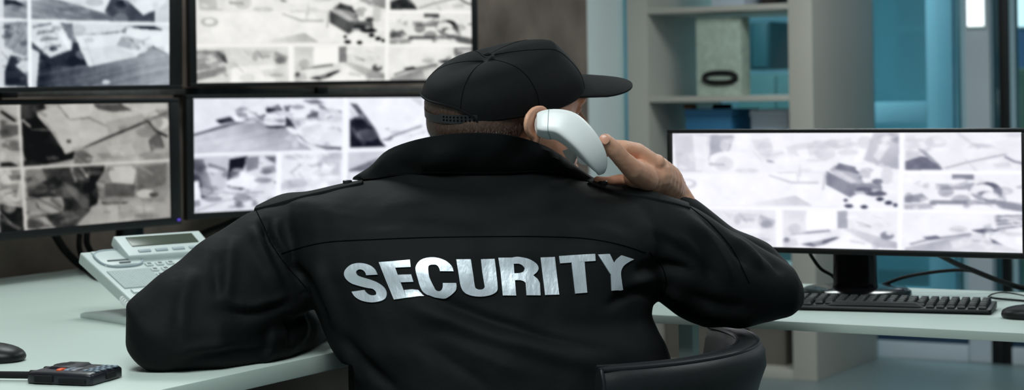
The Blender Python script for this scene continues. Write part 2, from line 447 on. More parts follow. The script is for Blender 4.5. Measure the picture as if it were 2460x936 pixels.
# office furniture seen through the glass
def cabinet(b, p0, p1, z0, z1, m, label, name='office_cabinet', cat='cabinet'):
    a0, a1 = AX(p0, b), AX(p1, b)
    t = thing(name, R((a0 + a1) / 2, b + .2, z0), label, cat)
    MB().rbox(a0, a1, b, b + .4, z0, z1).build('body', m, t, bevel=.006)
    am = (a0 + a1) / 2
    for q0, q1 in ((a0 + .008, am - .004), (am + .004, a1 - .008)):
        d = MB().rbox(q0, q1, b - .018, b, z0 + .012, z1 - .012).build('door', m, t, bevel=.003)
    MB().rbox(am - .03, am - .018, b - .03, b - .018, (z0 + z1) / 2 - .05, (z0 + z1) / 2 + .05).build('handle', M['metal_black'], t, bevel=.002)
cabinet(10.6, 1770, 1850, 1.33, 1.62, M['teal_dark'], 'dark teal wall cabinet in the office behind the shelving unit', 'wall_cabinet')
cabinet(10.4, 1540, 1670, .0, 1.7, M['teal_dark'], 'tall dark teal cabinet in the office behind the shelving unit')
cabinet(10.2, 1775, 1960, .0, 1.3, mat('green_grey_laminate', S(66, 92, 90), .5, noise=(3, .05)), 'grey green low cabinet in the office behind the shelving unit')
cabinet(10.6, 2300, 2420, .0, 2.2, M['teal_dark'], 'tall dark teal cabinet in the office right of the blue door')

cabinet(8.75, 2432, 2560, .0, 1.285, mat('sage_laminate', S(128, 150, 128), .5, noise=(3, .05)), 'low sage green cabinet behind the glass right of the black post')
# ------------------------------------------------------------------ camera feeds shown on the screens
def homog(quad):
    """photo-pixel corners TL, TR, BR, BL of a screen -> function px -> (u, v) on that screen"""
    A = []; b = []
    for (x, y), (u, v) in zip(quad, ((0, 0), (1, 0), (1, 1), (0, 1))):
        A.append([x, y, 1, 0, 0, 0, -u * x, -u * y]); b.append(u)
        A.append([0, 0, 0, x, y, 1, -v * x, -v * y]); b.append(v)
    h = np.linalg.solve(np.array(A, float), np.array(b, float))
    def f(p):
        x, y = p; d = h[6] * x + h[7] * y + 1
        return ((h[0] * x + h[1] * y + h[2]) / d, (h[3] * x + h[4] * y + h[5]) / d)
    return f

class Feed:
    """grey picture of one screen, painted in screen space (u right, v down)"""
    W, H = 560, 210
    def __init__(s, quad, scale=1, ox=0, oy=0, bg=.93):
        s.hm = homog(quad); s.view(scale, ox, oy)
        s.g = np.full((s.H, s.W), bg, float)
        s.yy, s.xx = np.mgrid[0:s.H, 0:s.W].astype(float); s.rnd = np.random.RandomState(3)
    def view(s, scale, ox, oy): s.s, s.ox, s.oy = scale, ox, oy
    def m(s, p):
        u, v = s.hm((s.ox + p[0] / s.s, s.oy + p[1] / s.s)); return (u * s.W, v * s.H)
    def mask(s, pts):
        P_ = [s.m(p) for p in pts]; ins = np.zeros((s.H, s.W), bool)
        for (x0, y0), (x1, y1) in zip(P_, P_[1:] + P_[:1]):
            if y0 == y1: continue
            c = ((s.yy + .5 < y0) != (s.yy + .5 < y1)) & (s.xx + .5 < (x1 - x0) * (s.yy + .5 - y0) / (y1 - y0) + x0)
            ins ^= c
        return ins
    def p(s, g, *pts): s.g[s.mask(pts)] = g
    def grad(s, g0, g1, pa, pb, *pts):
        k = s.mask(pts); a, b = np.array(s.m(pa)), np.array(s.m(pb)); d = b - a
        t = np.clip(((s.xx - a[0]) * d[0] + (s.yy - a[1]) * d[1]) / (d @ d), 0, 1)
        s.g[k] = (g0 + (g1 - g0) * t)[k]
    def e(s, g, cx, cy, rx, ry):
        s.p(g, *[(cx + rx * math.cos(t), cy + ry * math.sin(t)) for t in [2 * math.pi * i / 24 for i in range(24)]])
    def l(s, g, wd, *pts):
        for a, b in zip(pts[:-1], pts[1:]):
            dx, dy = b[0] - a[0], b[1] - a[1]; n = math.hypot(dx, dy) or 1; nx, ny = -dy / n * wd / 2, dx / n * wd / 2
            s.p(g, (a[0] + nx, a[1] + ny), (b[0] + nx, b[1] + ny), (b[0] - nx, b[1] - ny), (a[0] - nx, a[1] - ny))
    def streaks(s, amp, ang, pts, freq=(60, 6)):
        """wood grain inside a polygon"""
        k = s.mask(pts); c, q = math.cos(ang), math.sin(ang)
        u, v = s.xx * c + s.yy * q, -s.xx * q + s.yy * c
        n = sum(np.sin(v / f + s.rnd.rand() * 6 + np.sin(u / 40 + s.rnd.rand() * 6)) for f in (1.1, 1.9, 3.1)) / 3
        s.g[k] += (amp * n)[k]
    def blur(s, sig):
        r = int(3 * sig) + 1; k = np.exp(-.5 * (np.arange(-r, r + 1) / sig) ** 2); k /= k.sum()
        for ax in (0, 1):
            p = np.pad(s.g, [(r, r) if a == ax else (0, 0) for a in (0, 1)], mode='edge')
            s.g = np.apply_along_axis(lambda x: np.convolve(x, k, 'valid'), ax, p)
    def clutter(s, n, x0, y0, x1, y1, lo, hi, size, seed, alpha=.55):
        """small unsharp things lying about in the picture"""
        r = random.Random(seed); keep = s.g
        for i in range(n):
            s.g = keep.copy(); cx, cy = r.uniform(x0, x1), r.uniform(y0, y1); w_, h_ = size * r.uniform(.4, 1.6), size * r.uniform(.2, .8); g = r.choice((lo, hi, r.uniform(lo, hi)))
            k = r.random()
            if k < .45: s.e(g, cx, cy, w_, h_)
            elif k < .75:
                a = r.uniform(-.5, .9); s.l(g, h_ * .6, (cx - w_ * math.cos(a), cy - w_ * math.sin(a)), (cx + w_ * math.cos(a), cy + w_ * math.sin(a)))
            else: s.p(g, (cx - w_, cy - h_ * .6), (cx + w_ * .7, cy - h_), (cx + w_, cy + h_ * .5), (cx - w_ * .6, cy + h_))
            keep = keep + (s.g - keep) * alpha
        s.g = keep
    def lines(s, dv, dh, g=1.0):
        for wd, *pts in dv + dh: s.l(g, wd, *pts)

Q_RM = [(1617, 320), (2455, 318), (2455, 606), (1617, 588)]
def feed_hall():
    f = Feed(Q_RM, 2.674, 1580, 290, .945)
    f.p(.80, (100, 80), (340, 90), (330, 160), (290, 330), (130, 330)); f.p(.93, (230, 90), (330, 100), (300, 320), (250, 320))
    f.p(.66, (345, 90), (505, 95), (470, 190), (330, 255)); f.e(.97, 470, 245, 130, 50); f.p(.72, (330, 270), (430, 272), (440, 292), (335, 288))
    f.p(.62, (700, 252), (740, 255), (760, 272), (720, 268)); f.p(.98, (510, 90), (600, 90), (590, 180), (520, 190))
    f.p(.86, (830, 170), (900, 150), (1250, 110), (1260, 180), (850, 235)); f.p(.96, (900, 190), (1200, 150), (1220, 230), (930, 240)); f.p(.8, (1100, 150), (1250, 160), (1150, 190))
    f.grad(.80, .66, (1380, 90), (1550, 250), (1395, 80), (1560, 80), (1560, 310), (1440, 300), (1330, 250)); f.p(.55, (1480, 80), (1556, 80), (1556, 150), (1500, 130))
    f.p(.88, (1460, 120), (1500, 160), (1430, 260), (1390, 230)); f.p(.99, (1335, 80), (1395, 80), (1310, 270), (1258, 270))
    f.p(.97, (150, 350), (900, 330), (1080, 420), (1240, 480), (1200, 545), (250, 545)); f.grad(.96, .78, (600, 520), (900, 500), (520, 545), (890, 480), (1000, 545))
    f.l(.78, 14, (720, 350), (860, 395), (1040, 400)); f.l(.82, 10, (780, 335), (900, 330), (910, 390)); f.l(.80, 10, (920, 280), (920, 360))
    f.e(.78, 195, 405, 60, 30); f.e(.95, 195, 402, 36, 18)
    f.l(.66, 8, (1082, 330), (1068, 445)); f.p(.45, (1090, 320), (1250, 405), (1440, 395), (1450, 470), (1240, 492), (1088, 410)); f.p(.62, (1140, 290), (1180, 280), (1300, 330), (1330, 400), (1250, 405), (1110, 318))
    f.p(.80, (1120, 318), (1180, 325), (1290, 390), (1250, 400)); f.p(.32, (1170, 272), (1290, 300), (1330, 350), (1290, 340), (1145, 308))
    f.e(.95, 1312, 305, 34, 24); f.e(.74, 1350, 335, 50, 34); f.e(.97, 1425, 355, 56, 40); f.e(.42, 1420, 388, 38, 16); f.e(.86, 1480, 350, 40, 60)
    f.e(.25, 1330, 440, 50, 16); f.e(.22, 1410, 468, 66, 16); f.e(.97, 1310, 515, 78, 45); f.e(.97, 1425, 545, 70, 36); f.e(.95, 1510, 440, 44, 40)
    for x, y, rx, ry in ((1232, 546, 28, 13), (1330, 552, 24, 12), (1486, 526, 24, 13), (1432, 502, 24, 12), (1212, 510, 14, 10), (1530, 540, 14, 12)): f.e(.10, x, y, rx, ry)
    f.p(.90, (80, 575), (760, 575), (760, 815), (80, 800)); f.p(.80, (530, 595), (650, 600), (620, 665), (540, 640)); f.p(.70, (640, 640), (660, 600), (760, 640), (740, 690), (670, 690)); f.e(.55, 702, 662, 36, 22); f.p(.84, (420, 585), (500, 600), (470, 640))
    f.p(.62, (100, 590), (260, 590), (300, 640), (250, 700), (100, 720)); f.p(.40, (230, 590), (300, 620), (320, 680), (290, 670)); f.p(.86, (150, 620), (220, 610), (250, 660), (170, 680)); f.p(.60, (100, 730), (230, 710), (300, 690), (310, 730), (220, 760), (100, 780))
    f.p(.97, (350, 700), (640, 690), (660, 815), (330, 815))
    f.p(.88, (810, 575), (960, 575), (960, 700), (860, 765), (810, 765)); f.p(1.0, (960, 580), (1150, 580), (1150, 690), (955, 700)); f.p(.60, (1158, 578), (1222, 578), (1222, 690), (1160, 690)); f.p(.93, (1225, 578), (1545, 585), (1545, 770), (1230, 680))
    f.p(.93, (870, 725), (1150, 695), (1190, 740), (960, 800)); f.l(.55, 14, (860, 728), (1110, 704)); f.p(.30, (920, 792), (1150, 745), (1190, 745), (1180, 765), (1000, 808))
    f.grad(.84, .66, (1230, 690), (1540, 800), (1200, 700), (1250, 690), (1545, 780), (1545, 820), (1420, 812)); f.e(.45, 1475, 735, 44, 26); f.e(.9, 1490, 720, 24, 14); f.p(.97, (1030, 812), (1200, 735), (1430, 818)); f.e(.40, 830, 765, 20, 16); f.l(.65, 10, (1280, 650), (1320, 655), (1370, 680))
    f.p(.93, (1590, 70), (2360, 70), (2360, 320), (1590, 320)); f.p(.30, (1596, 260), (1700, 228), (1760, 240), (1840, 312), (1596, 318)); f.p(.55, (1670, 175), (1720, 190), (1830, 295), (1760, 260)); f.p(.80, (1600, 190), (1680, 200), (1690, 230), (1600, 255))
    f.p(.76, (1975, 182), (2030, 145), (2140, 152), (2190, 180)); f.l(.62, 9, (1850, 305), (2000, 265), (2240, 215)); f.l(.50, 14, (2230, 230), (2290, 262), (2355, 275)); f.p(.86, (1600, 90), (1650, 90), (1700, 170), (1620, 200))
    f.p(.95, (1590, 340), (2360, 340), (2360, 580), (1590, 575)); f.p(.45, (1895, 343), (2032, 343), (2032, 376), (1895, 376)); f.p(.62, (1790, 405), (2040, 400), (2010, 450), (1790, 445)); f.p(.97, (1782, 442), (1992, 440), (1992, 508), (1780, 508))
    f.e(.25, 2115, 455, 98, 62); f.e(.95, 2085, 445, 74, 38); f.e(.45, 2110, 470, 60, 20); f.e(.92, 2140, 480, 56, 26); f.p(.48, (1750, 510), (2200, 508), (2360, 545), (2360, 585), (2200, 560), (1750, 540)); f.p(.55, (1590, 485), (1700, 465), (1745, 500), (1700, 520), (1590, 525)); f.p(.68, (1590, 535), (1740, 530), (1780, 560), (1590, 575)); f.p(.97, (1790, 535), (2170, 535), (2210, 575), (1790, 570)); f.p(.70, (2300, 420), (2355, 410), (2355, 430), (2310, 436))
    f.p(.95, (1590, 600), (2360, 600), (2360, 840), (1590, 835)); f.grad(.66, .84, (1900, 740), (1950, 830), (1590, 812), (1900, 745), (2010, 722), (2350, 840), (1590, 835)); f.l(.50, 12, (1620, 790), (1730, 762), (2010, 722)); f.p(.30, (1700, 745), (1790, 733), (1824, 750), (1745, 762)); f.p(.28, (2010, 700), (2100, 688), (2210, 700), (2080, 722)); f.p(.30, (2120, 740), (2215, 795), (2150, 780)); f.e(.86, 2060, 752, 56, 36); f.l(.6, 10, (2010, 765), (2110, 770)); f.e(.85, 1930, 695, 60, 24); f.l(.7, 8, (1880, 690), (1960, 705))
    for k in range(4): f.l(.55, 14, (2175, 612 + k * 26), (2340, 606 + k * 22))
    f.p(.93, (2240, 750), (2350, 700), (2350, 835), (2300, 830))
    f.clutter(40, 120, 90, 1500, 330, .72, 1.0, 60, 11, .4); f.clutter(9, 1280, 280, 1530, 480, .25, 1.0, 26, 12, .5); f.clutter(30, 110, 600, 740, 780, .55, 1.0, 46, 13, .4)
    f.clutter(16, 830, 600, 1540, 800, .6, 1.0, 44, 14, .4); f.clutter(18, 1600, 90, 2330, 300, .7, 1.0, 50, 15, .4); f.clutter(26, 1600, 380, 2330, 560, .4, 1.0, 44, 16, .45); f.clutter(24, 1880, 620, 2330, 800, .45, 1.0, 40, 17, .45)
    f.lines([(30, (1577, 70), (1552, 850)), (34, (783, 572), (783, 830))], [(14, (60, 555), (1560, 572)), (22, (1580, 332), (2370, 332)), (16, (1560, 575), (2370, 592))])
    return f
def feed_rooms():
    f = Feed([(463, 241), (1140, 229), (1140, 480), (467, 507)], 3.2276, 440, 230, .95)
    f.p(.93, (70, 10), (620, 10), (600, 110), (360, 170), (80, 300)); f.grad(.66, .84, (600, 190), (500, 420), (75, 300), (330, 220), (610, 150), (760, 250), (960, 420), (70, 460)); f.streaks(.035, -.18, [(75, 300), (330, 220), (610, 150), (760, 250), (960, 420), (70, 460)])
    f.l(.42, 18, (80, 312), (240, 262), (610, 160)); f.p(.22, (240, 198), (350, 168), (385, 205), (275, 226)); f.e(.97, 420, 185, 50, 26); f.e(.75, 440, 110, 40, 16); f.e(.80, 520, 130, 30, 20); f.e(.95, 540, 110, 50, 24)
    f.p(.24, (610, 105), (710, 75), (745, 120), (690, 140), (620, 140)); f.p(.45, (745, 85), (850, 75), (900, 110), (760, 130)); f.e(.93, 690, 190, 90, 58); f.l(.62, 10, (620, 205), (750, 205)); f.e(.30, 690, 245, 80, 12); f.p(.28, (765, 165), (800, 190), (850, 265), (760, 240))
    f.p(.72, (790, 170), (900, 170), (1090, 150), (1100, 200), (860, 260)); f.e(.95, 900, 110, 110, 50); f.p(.40, (920, 155), (1010, 120), (1020, 168), (930, 176)); f.e(.86, 1120, 150, 110, 60); f.l(.55, 10, (1100, 60), (1190, 130)); f.e(.93, 1020, 300, 180, 105); f.p(.88, (860, 270), (980, 210), (1060, 230), (900, 330)); f.p(.40, (840, 290), (950, 380), (1190, 400), (1190, 425), (1080, 420), (900, 360))
    f.p(.97, (1060, 20), (1200, 20), (1200, 120), (1120, 100)); f.p(.55, (890, 40), (1000, 30), (1060, 60), (960, 70))
    f.p(.97, (1240, 5), (2300, 0), (2300, 420), (1240, 420)); f.p(.16, (1255, 180), (1340, 150), (1420, 230), (1500, 350), (1540, 395), (1255, 405)); f.p(.40, (1258, 60), (1310, 60), (1400, 180), (1460, 260), (1500, 345), (1420, 240), (1340, 165)); f.p(.85, (1255, 90), (1320, 150), (1258, 190)); f.l(.55, 14, (1560, 325), (1700, 275), (1830, 230)); f.p(.5, (1500, 340), (1600, 320), (1580, 345), (1540, 350)); f.e(.8, 1550, 255, 20, 10); f.p(.85, (1730, 10), (1830, 10), (1830, 80)); f.p(.30, (1900, 60), (2080, 80), (2060, 190), (1940, 170)); f.e(.75, 2000, 260, 120, 40)
    f.p(.90, (70, 455), (690, 440), (700, 900), (70, 900)); f.grad(.45, .80, (90, 600), (320, 600), (80, 490), (180, 490), (240, 740), (150, 790), (90, 640)); f.p(.82, (150, 480), (340, 470), (310, 740), (240, 760)); f.p(.30, (80, 600), (130, 620), (160, 780), (90, 780)); f.p(.97, (80, 660), (120, 650), (140, 790), (85, 800)); f.p(.55, (190, 520), (320, 560), (320, 585), (190, 545))
    f.p(.12, (345, 490), (480, 468), (445, 575), (330, 652)); f.p(.97, (330, 660), (430, 585), (590, 650), (520, 720), (330, 690)); f.p(.25, (325, 688), (460, 712), (430, 725), (340, 712)); f.p(.60, (460, 480), (560, 470), (560, 560), (470, 590)); f.p(.93, (560, 470), (690, 560), (650, 620), (580, 570)); f.p(.5, (600, 470), (690, 470), (690, 540)); f.p(.10, (672, 655), (720, 680), (715, 692), (690, 684))
    f.l(.66, 10, (300, 745), (450, 752), (600, 740)); f.e(.92, 300, 830, 200, 50); f.l(.70, 10, (100, 880), (320, 800), (560, 770)); f.l(.78, 8, (300, 880), (480, 810))
    f.p(.94, (735, 430), (1200, 420), (1200, 800), (735, 860)); f.l(.75, 16, (800, 600), (880, 530)); f.l(.8, 10, (860, 600), (900, 640)); f.p(.83, (1000, 460), (1180, 450), (1180, 620), (1020, 600)); f.e(.98, 1090, 545, 60, 22); f.e(.97, 960, 530, 50, 40); f.e(.84, 1040, 600, 70, 26); f.p(.9, (780, 640), (1100, 640), (1000, 760), (780, 760)); f.p(.82, (900, 470), (980, 460), (960, 500))
    f.p(.84, (1240, 440), (2200, 420), (2200, 850), (1240, 850)); f.p(.52, (1250, 575), (1460, 490), (1500, 480), (1500, 590), (1250, 590)); f.p(.93, (1250, 590), (1560, 590), (1500, 800), (1250, 800)); f.e(.4, 1760, 600, 180, 60)
    f.clutter(34, 380, 70, 1190, 230, .3, 1.0, 40, 21, .5); f.clutter(18, 800, 240, 1190, 400, .6, 1.0, 50, 22, .4); f.clutter(20, 1300, 30, 2200, 380, .6, 1.0, 70, 23, .35)
    f.clutter(34, 90, 480, 690, 860, .35, 1.0, 44, 24, .45); f.clutter(34, 750, 450, 1190, 800, .7, 1.0, 50, 25, .5)
    f.lines([(40, (1222, 10), (1214, 880)), (40, (712, 446), (706, 900))], [(16, (60, 458), (2300, 400))])
    return f
def feed_lounge():
    f = Feed([(-335, 257), (402, 247), (412, 522), (-330, 586)], 2.229, 0, 220, .70)
    f.p(.80, (0, 70), (95, 70), (95, 140), (30, 110)); f.l(.15, 14, (0, 105), (80, 160)); f.p(.40, (0, 150), (95, 180), (95, 240), (0, 250)); f.p(.74, (0, 260), (95, 230), (95, 390), (0, 380)); f.p(.15, (0, 380), (60, 375), (95, 395), (95, 400), (0, 400))
    f.p(.10, (105, 65), (220, 60), (270, 200), (400, 310), (390, 360), (240, 390), (120, 400)); f.grad(.30, .12, (110, 70), (260, 130), (105, 65), (230, 60), (250, 130), (120, 150)); f.l(.72, 12, (115, 150), (160, 190))
    f.p(.82, (190, 110), (330, 70), (760, 65), (790, 150), (520, 270), (345, 335), (300, 240), (200, 140)); f.p(.86, (320, 70), (500, 65), (480, 130), (360, 150)); f.l(.55, 9, (305, 75), (370, 150), (480, 140)); f.l(.6, 8, (480, 145), (580, 190), (580, 220)); f.p(.38, (495, 70), (640, 65), (700, 100), (600, 110), (520, 95)); f.p(.72, (560, 160), (760, 120), (780, 150), (580, 230)); f.l(.20, 12, (440, 305), (560, 250), (790, 155)); f.e(.3, 365, 265, 14, 10); f.p(.70, (220, 140), (290, 210), (340, 320), (300, 260))
    f.p(.74, (420, 310), (800, 170), (905, 230), (905, 350), (560, 385), (390, 380)); f.p(.45, (400, 320), (440, 310), (500, 350), (480, 385), (395, 385)); f.streaks(.10, .7, [(400, 320), (440, 310), (500, 350), (480, 385), (395, 385)]); f.p(.42, (790, 260), (850, 210), (880, 300), (810, 330)); f.e(.88, 850, 170, 50, 35); f.p(.62, (740, 330), (790, 320), (900, 300), (905, 360), (740, 370)); f.l(.15, 12, (790, 160), (830, 210), (895, 240)); f.p(.85, (740, 65), (890, 62), (890, 110), (800, 150)); f.l(.4, 8, (800, 150), (890, 110))
    f.p(.26, (135, 410), (560, 390), (530, 470), (480, 640), (290, 720), (150, 560)); f.p(.52, (135, 415), (220, 405), (250, 470), (150, 510)); f.p(.16, (150, 530), (290, 450), (330, 480), (340, 580), (180, 560)); f.p(.80, (372, 405), (390, 405), (412, 480), (400, 485)); f.p(.80, (420, 405), (440, 405), (475, 455), (460, 458)); f.p(.5, (400, 420), (440, 440), (450, 470), (410, 465))
    f.p(.62, (185, 565), (330, 560), (355, 635), (230, 665)); f.streaks(.18, .5, [(185, 565), (330, 560), (355, 635), (230, 665)]); f.p(.60, (140, 560), (190, 560), (200, 640), (145, 640)); f.p(.42, (340, 485), (400, 510), (470, 570), (480, 630), (440, 620), (370, 540)); f.p(.20, (350, 560), (440, 640), (420, 690), (330, 680)); f.p(.35, (290, 700), (440, 620), (480, 640), (400, 720), (300, 730)); f.p(.10, (480, 420), (560, 400), (520, 600), (480, 620))
    f.p(.62, (510, 490), (560, 420), (590, 395), (900, 370), (910, 520), (880, 590), (540, 590)); f.p(.40, (560, 490), (720, 480), (720, 560), (560, 560)); f.p(.84, (590, 400), (700, 395), (725, 420), (715, 495), (600, 485), (580, 440)); f.p(.50, (730, 400), (890, 385), (890, 490), (740, 540)); f.e(.85, 780, 545, 48, 24); f.e(.35, 825, 550, 26, 12); f.p(.16, (540, 592), (690, 588), (670, 606), (560, 606)); f.p(.74, (500, 640), (540, 605), (860, 590), (905, 600), (910, 670), (480, 712)); f.l(.6, 8, (640, 610), (640, 690)); f.l(.6, 8, (770, 600), (780, 680))
    f.p(.60, (0, 420), (100, 410), (110, 600), (0, 590)); f.e(.80, 40, 470, 45, 26); f.e(.75, 30, 540, 44, 24); f.p(.10, (0, 600), (120, 620), (130, 745), (0, 760)); f.p(.4, (10, 670), (120, 730), (100, 740), (0, 690)); f.p(.8, (85, 580), (110, 440), (120, 440), (125, 590)); f.p(.45, (150, 680), (290, 720), (200, 735), (150, 730))
    f.clutter(26, 200, 80, 890, 360, .45, .9, 50, 31, .4); f.clutter(30, 140, 420, 560, 720, .1, .6, 44, 32, .4); f.clutter(20, 540, 400, 900, 700, .4, .85, 44, 33, .4); f.clutter(24, 0, 100, 95, 730, .2, .9, 36, 34, .5)
    f.lines([(17, (96, 60), (138, 750))], [(13, (-800, 470), (0, 414), (915, 366))], .90)
    return f
def feed_studio():
    f = Feed([(-330, -118), (416, -100), (410, 206), (-330, 212)], 2.926, 0, 0, .88)
    f.grad(.62, .40, (200, 60), (700, 130), (0, 30), (330, -20), (720, 90), (1100, 150), (0, 140)); f.streaks(.07, .22, [(0, 30), (330, -20), (720, 90), (1100, 150), (0, 140)]); f.p(.14, (0, -10), (90, 5), (150, 45), (60, 30), (0, 40)); f.p(.94, (370, -30), (770, -30), (720, 85)); f.p(.30, (780, -30), (900, 0), (1010, 100), (1100, 70), (1100, 150), (820, 145), (730, 80)); f.e(.14, 850, 30, 40, 28); f.p(.96, (910, 0), (1200, -40), (1180, 20), (1015, 105)); f.p(.85, (1100, 150), (1150, 40), (1215, 0), (1215, 155))
    f.p(.90, (190, 150), (1215, 165), (1215, 600), (190, 610)); f.p(.45, (400, 160), (495, 165), (510, 260), (560, 420), (480, 300)); f.p(.90, (490, 170), (850, 175), (820, 225), (500, 250)); f.l(.48, 10, (490, 250), (700, 238), (840, 222)); f.p(.55, (840, 220), (890, 185), (930, 210), (870, 235)); f.p(.08, (900, 178), (1100, 182), (1160, 205), (1140, 218), (940, 195)); f.p(.96, (890, 195), (1215, 215), (1215, 370), (1180, 370), (1030, 300), (880, 240)); f.p(.45, (1000, 300), (1080, 320), (1200, 385), (1180, 395), (1040, 340))
    f.grad(.24, .66, (300, 440), (1100, 560), (190, 290), (320, 400), (480, 350), (520, 300), (600, 465), (1020, 370), (1060, 330), (1215, 400), (1215, 610), (220, 610)); f.streaks(.08, -.18, [(190, 420), (1215, 380), (1215, 610), (220, 610)]); f.p(.14, (250, 390), (330, 405), (480, 350), (490, 300), (540, 300), (590, 460), (300, 470))
    f.p(.90, (195, 160), (360, 160), (475, 345), (325, 405), (190, 270)); f.p(.97, (350, 160), (400, 165), (480, 350), (455, 350))
    for k in range(4): f.l(.45, 14, (205 + k * 26, 190 + k * 46), (340 + k * 22, 165 + k * 52)); f.l(.6, 9, (240 + k * 26, 215 + k * 44), (300 + k * 24, 215 + k * 44))
    f.e(.2, 350, 345, 30, 14); f.p(.94, (520, 260), (560, 245), (860, 235), (1020, 330), (960, 400), (610, 470), (540, 340)); f.p(.88, (600, 340), (800, 320), (960, 390), (640, 455)); f.p(.70, (810, 320), (850, 255), (900, 265), (960, 350), (900, 345)); f.p(.55, (900, 270), (930, 275), (990, 340), (965, 355)); f.l(.8, 8, (545, 340), (600, 345), (640, 455)); f.l(.84, 6, (560, 250), (610, 345)); f.e(.9, 1040, 320, 40, 14); f.e(.88, 730, 580, 30, 16)
    f.p(.88, (175, 330), (250, 370), (225, 610), (165, 610)); f.p(.60, (0, 160), (165, 150), (165, 400), (0, 350)); f.streaks(.10, -.9, [(0, 160), (165, 150), (165, 400), (0, 350)]); f.p(.3, (0, 180), (50, 170), (30, 220), (0, 240)); f.p(.88, (0, 340), (60, 350), (30, 480), (0, 490)); f.p(.22, (40, 390), (120, 400), (160, 540), (165, 610), (0, 600), (0, 500)); f.p(.85, (75, 460), (165, 390), (165, 540)); f.e(.08, 60, 570, 50, 20)
    f.clutter(20, 210, 170, 460, 380, .4, 1.0, 26, 41, .45); f.clutter(16, 500, 180, 1190, 420, .6, 1.0, 50, 42, .35); f.clutter(20, 0, 160, 160, 600, .2, .95, 36, 43, .45); f.clutter(18, 0, 0, 1150, 130, .3, .8, 50, 44, .3)
    f.lines([(28, (180, -20), (180, 610)), ], [(16, (-960, 120), (0, 138), (1220, 165))])
    return f

def paint(feed, dark, white, gam=1.0, seed=1):
    rnd = np.random.RandomState(seed); H, W = feed.g.shape
    def soft(n, m):                       # smooth random blotches of the picture itself
        c = rnd.rand(n + 3, m + 3); y = np.linspace(0, n + .99, H); x = np.linspace(0, m + .99, W); y0, x0 = y.astype(int), x.astype(int)
        ty = (y - y0)[:, None]; tx = (x - x0)[None]; ty = ty * ty * (3 - 2 * ty); tx = tx * tx * (3 - 2 * tx)
        return c[y0][:, x0] * (1 - ty) * (1 - tx) + c[y0][:, x0 + 1] * (1 - ty) * tx + c[y0 + 1][:, x0] * ty * (1 - tx) + c[y0 + 1][:, x0 + 1] * ty * tx - .5
    n = .14 * soft(9, 22) + .12 * soft(20, 48) + .08 * soft(44, 110)
    line = feed.g >= .995
    feed.g = np.where(line, 1.0, feed.g + n * (.22 + .9 * np.clip(1 - feed.g, 0, 1)))
    feed.blur(1.7)
    g = np.clip(1 - (1 - np.clip(feed.g, 0, 1.0)) * gam, 0, 1)[..., None]
    srgb = np.clip((np.array(dark) * (1 - g) + np.array(white) * g) / 255.0, 0, 1.06)
    # gentle colour of the display: darker tones drift towards the display's own cast
    return np.where(srgb <= .04045, srgb / 12.92, ((srgb + .055) / 1.055) ** 2.4)

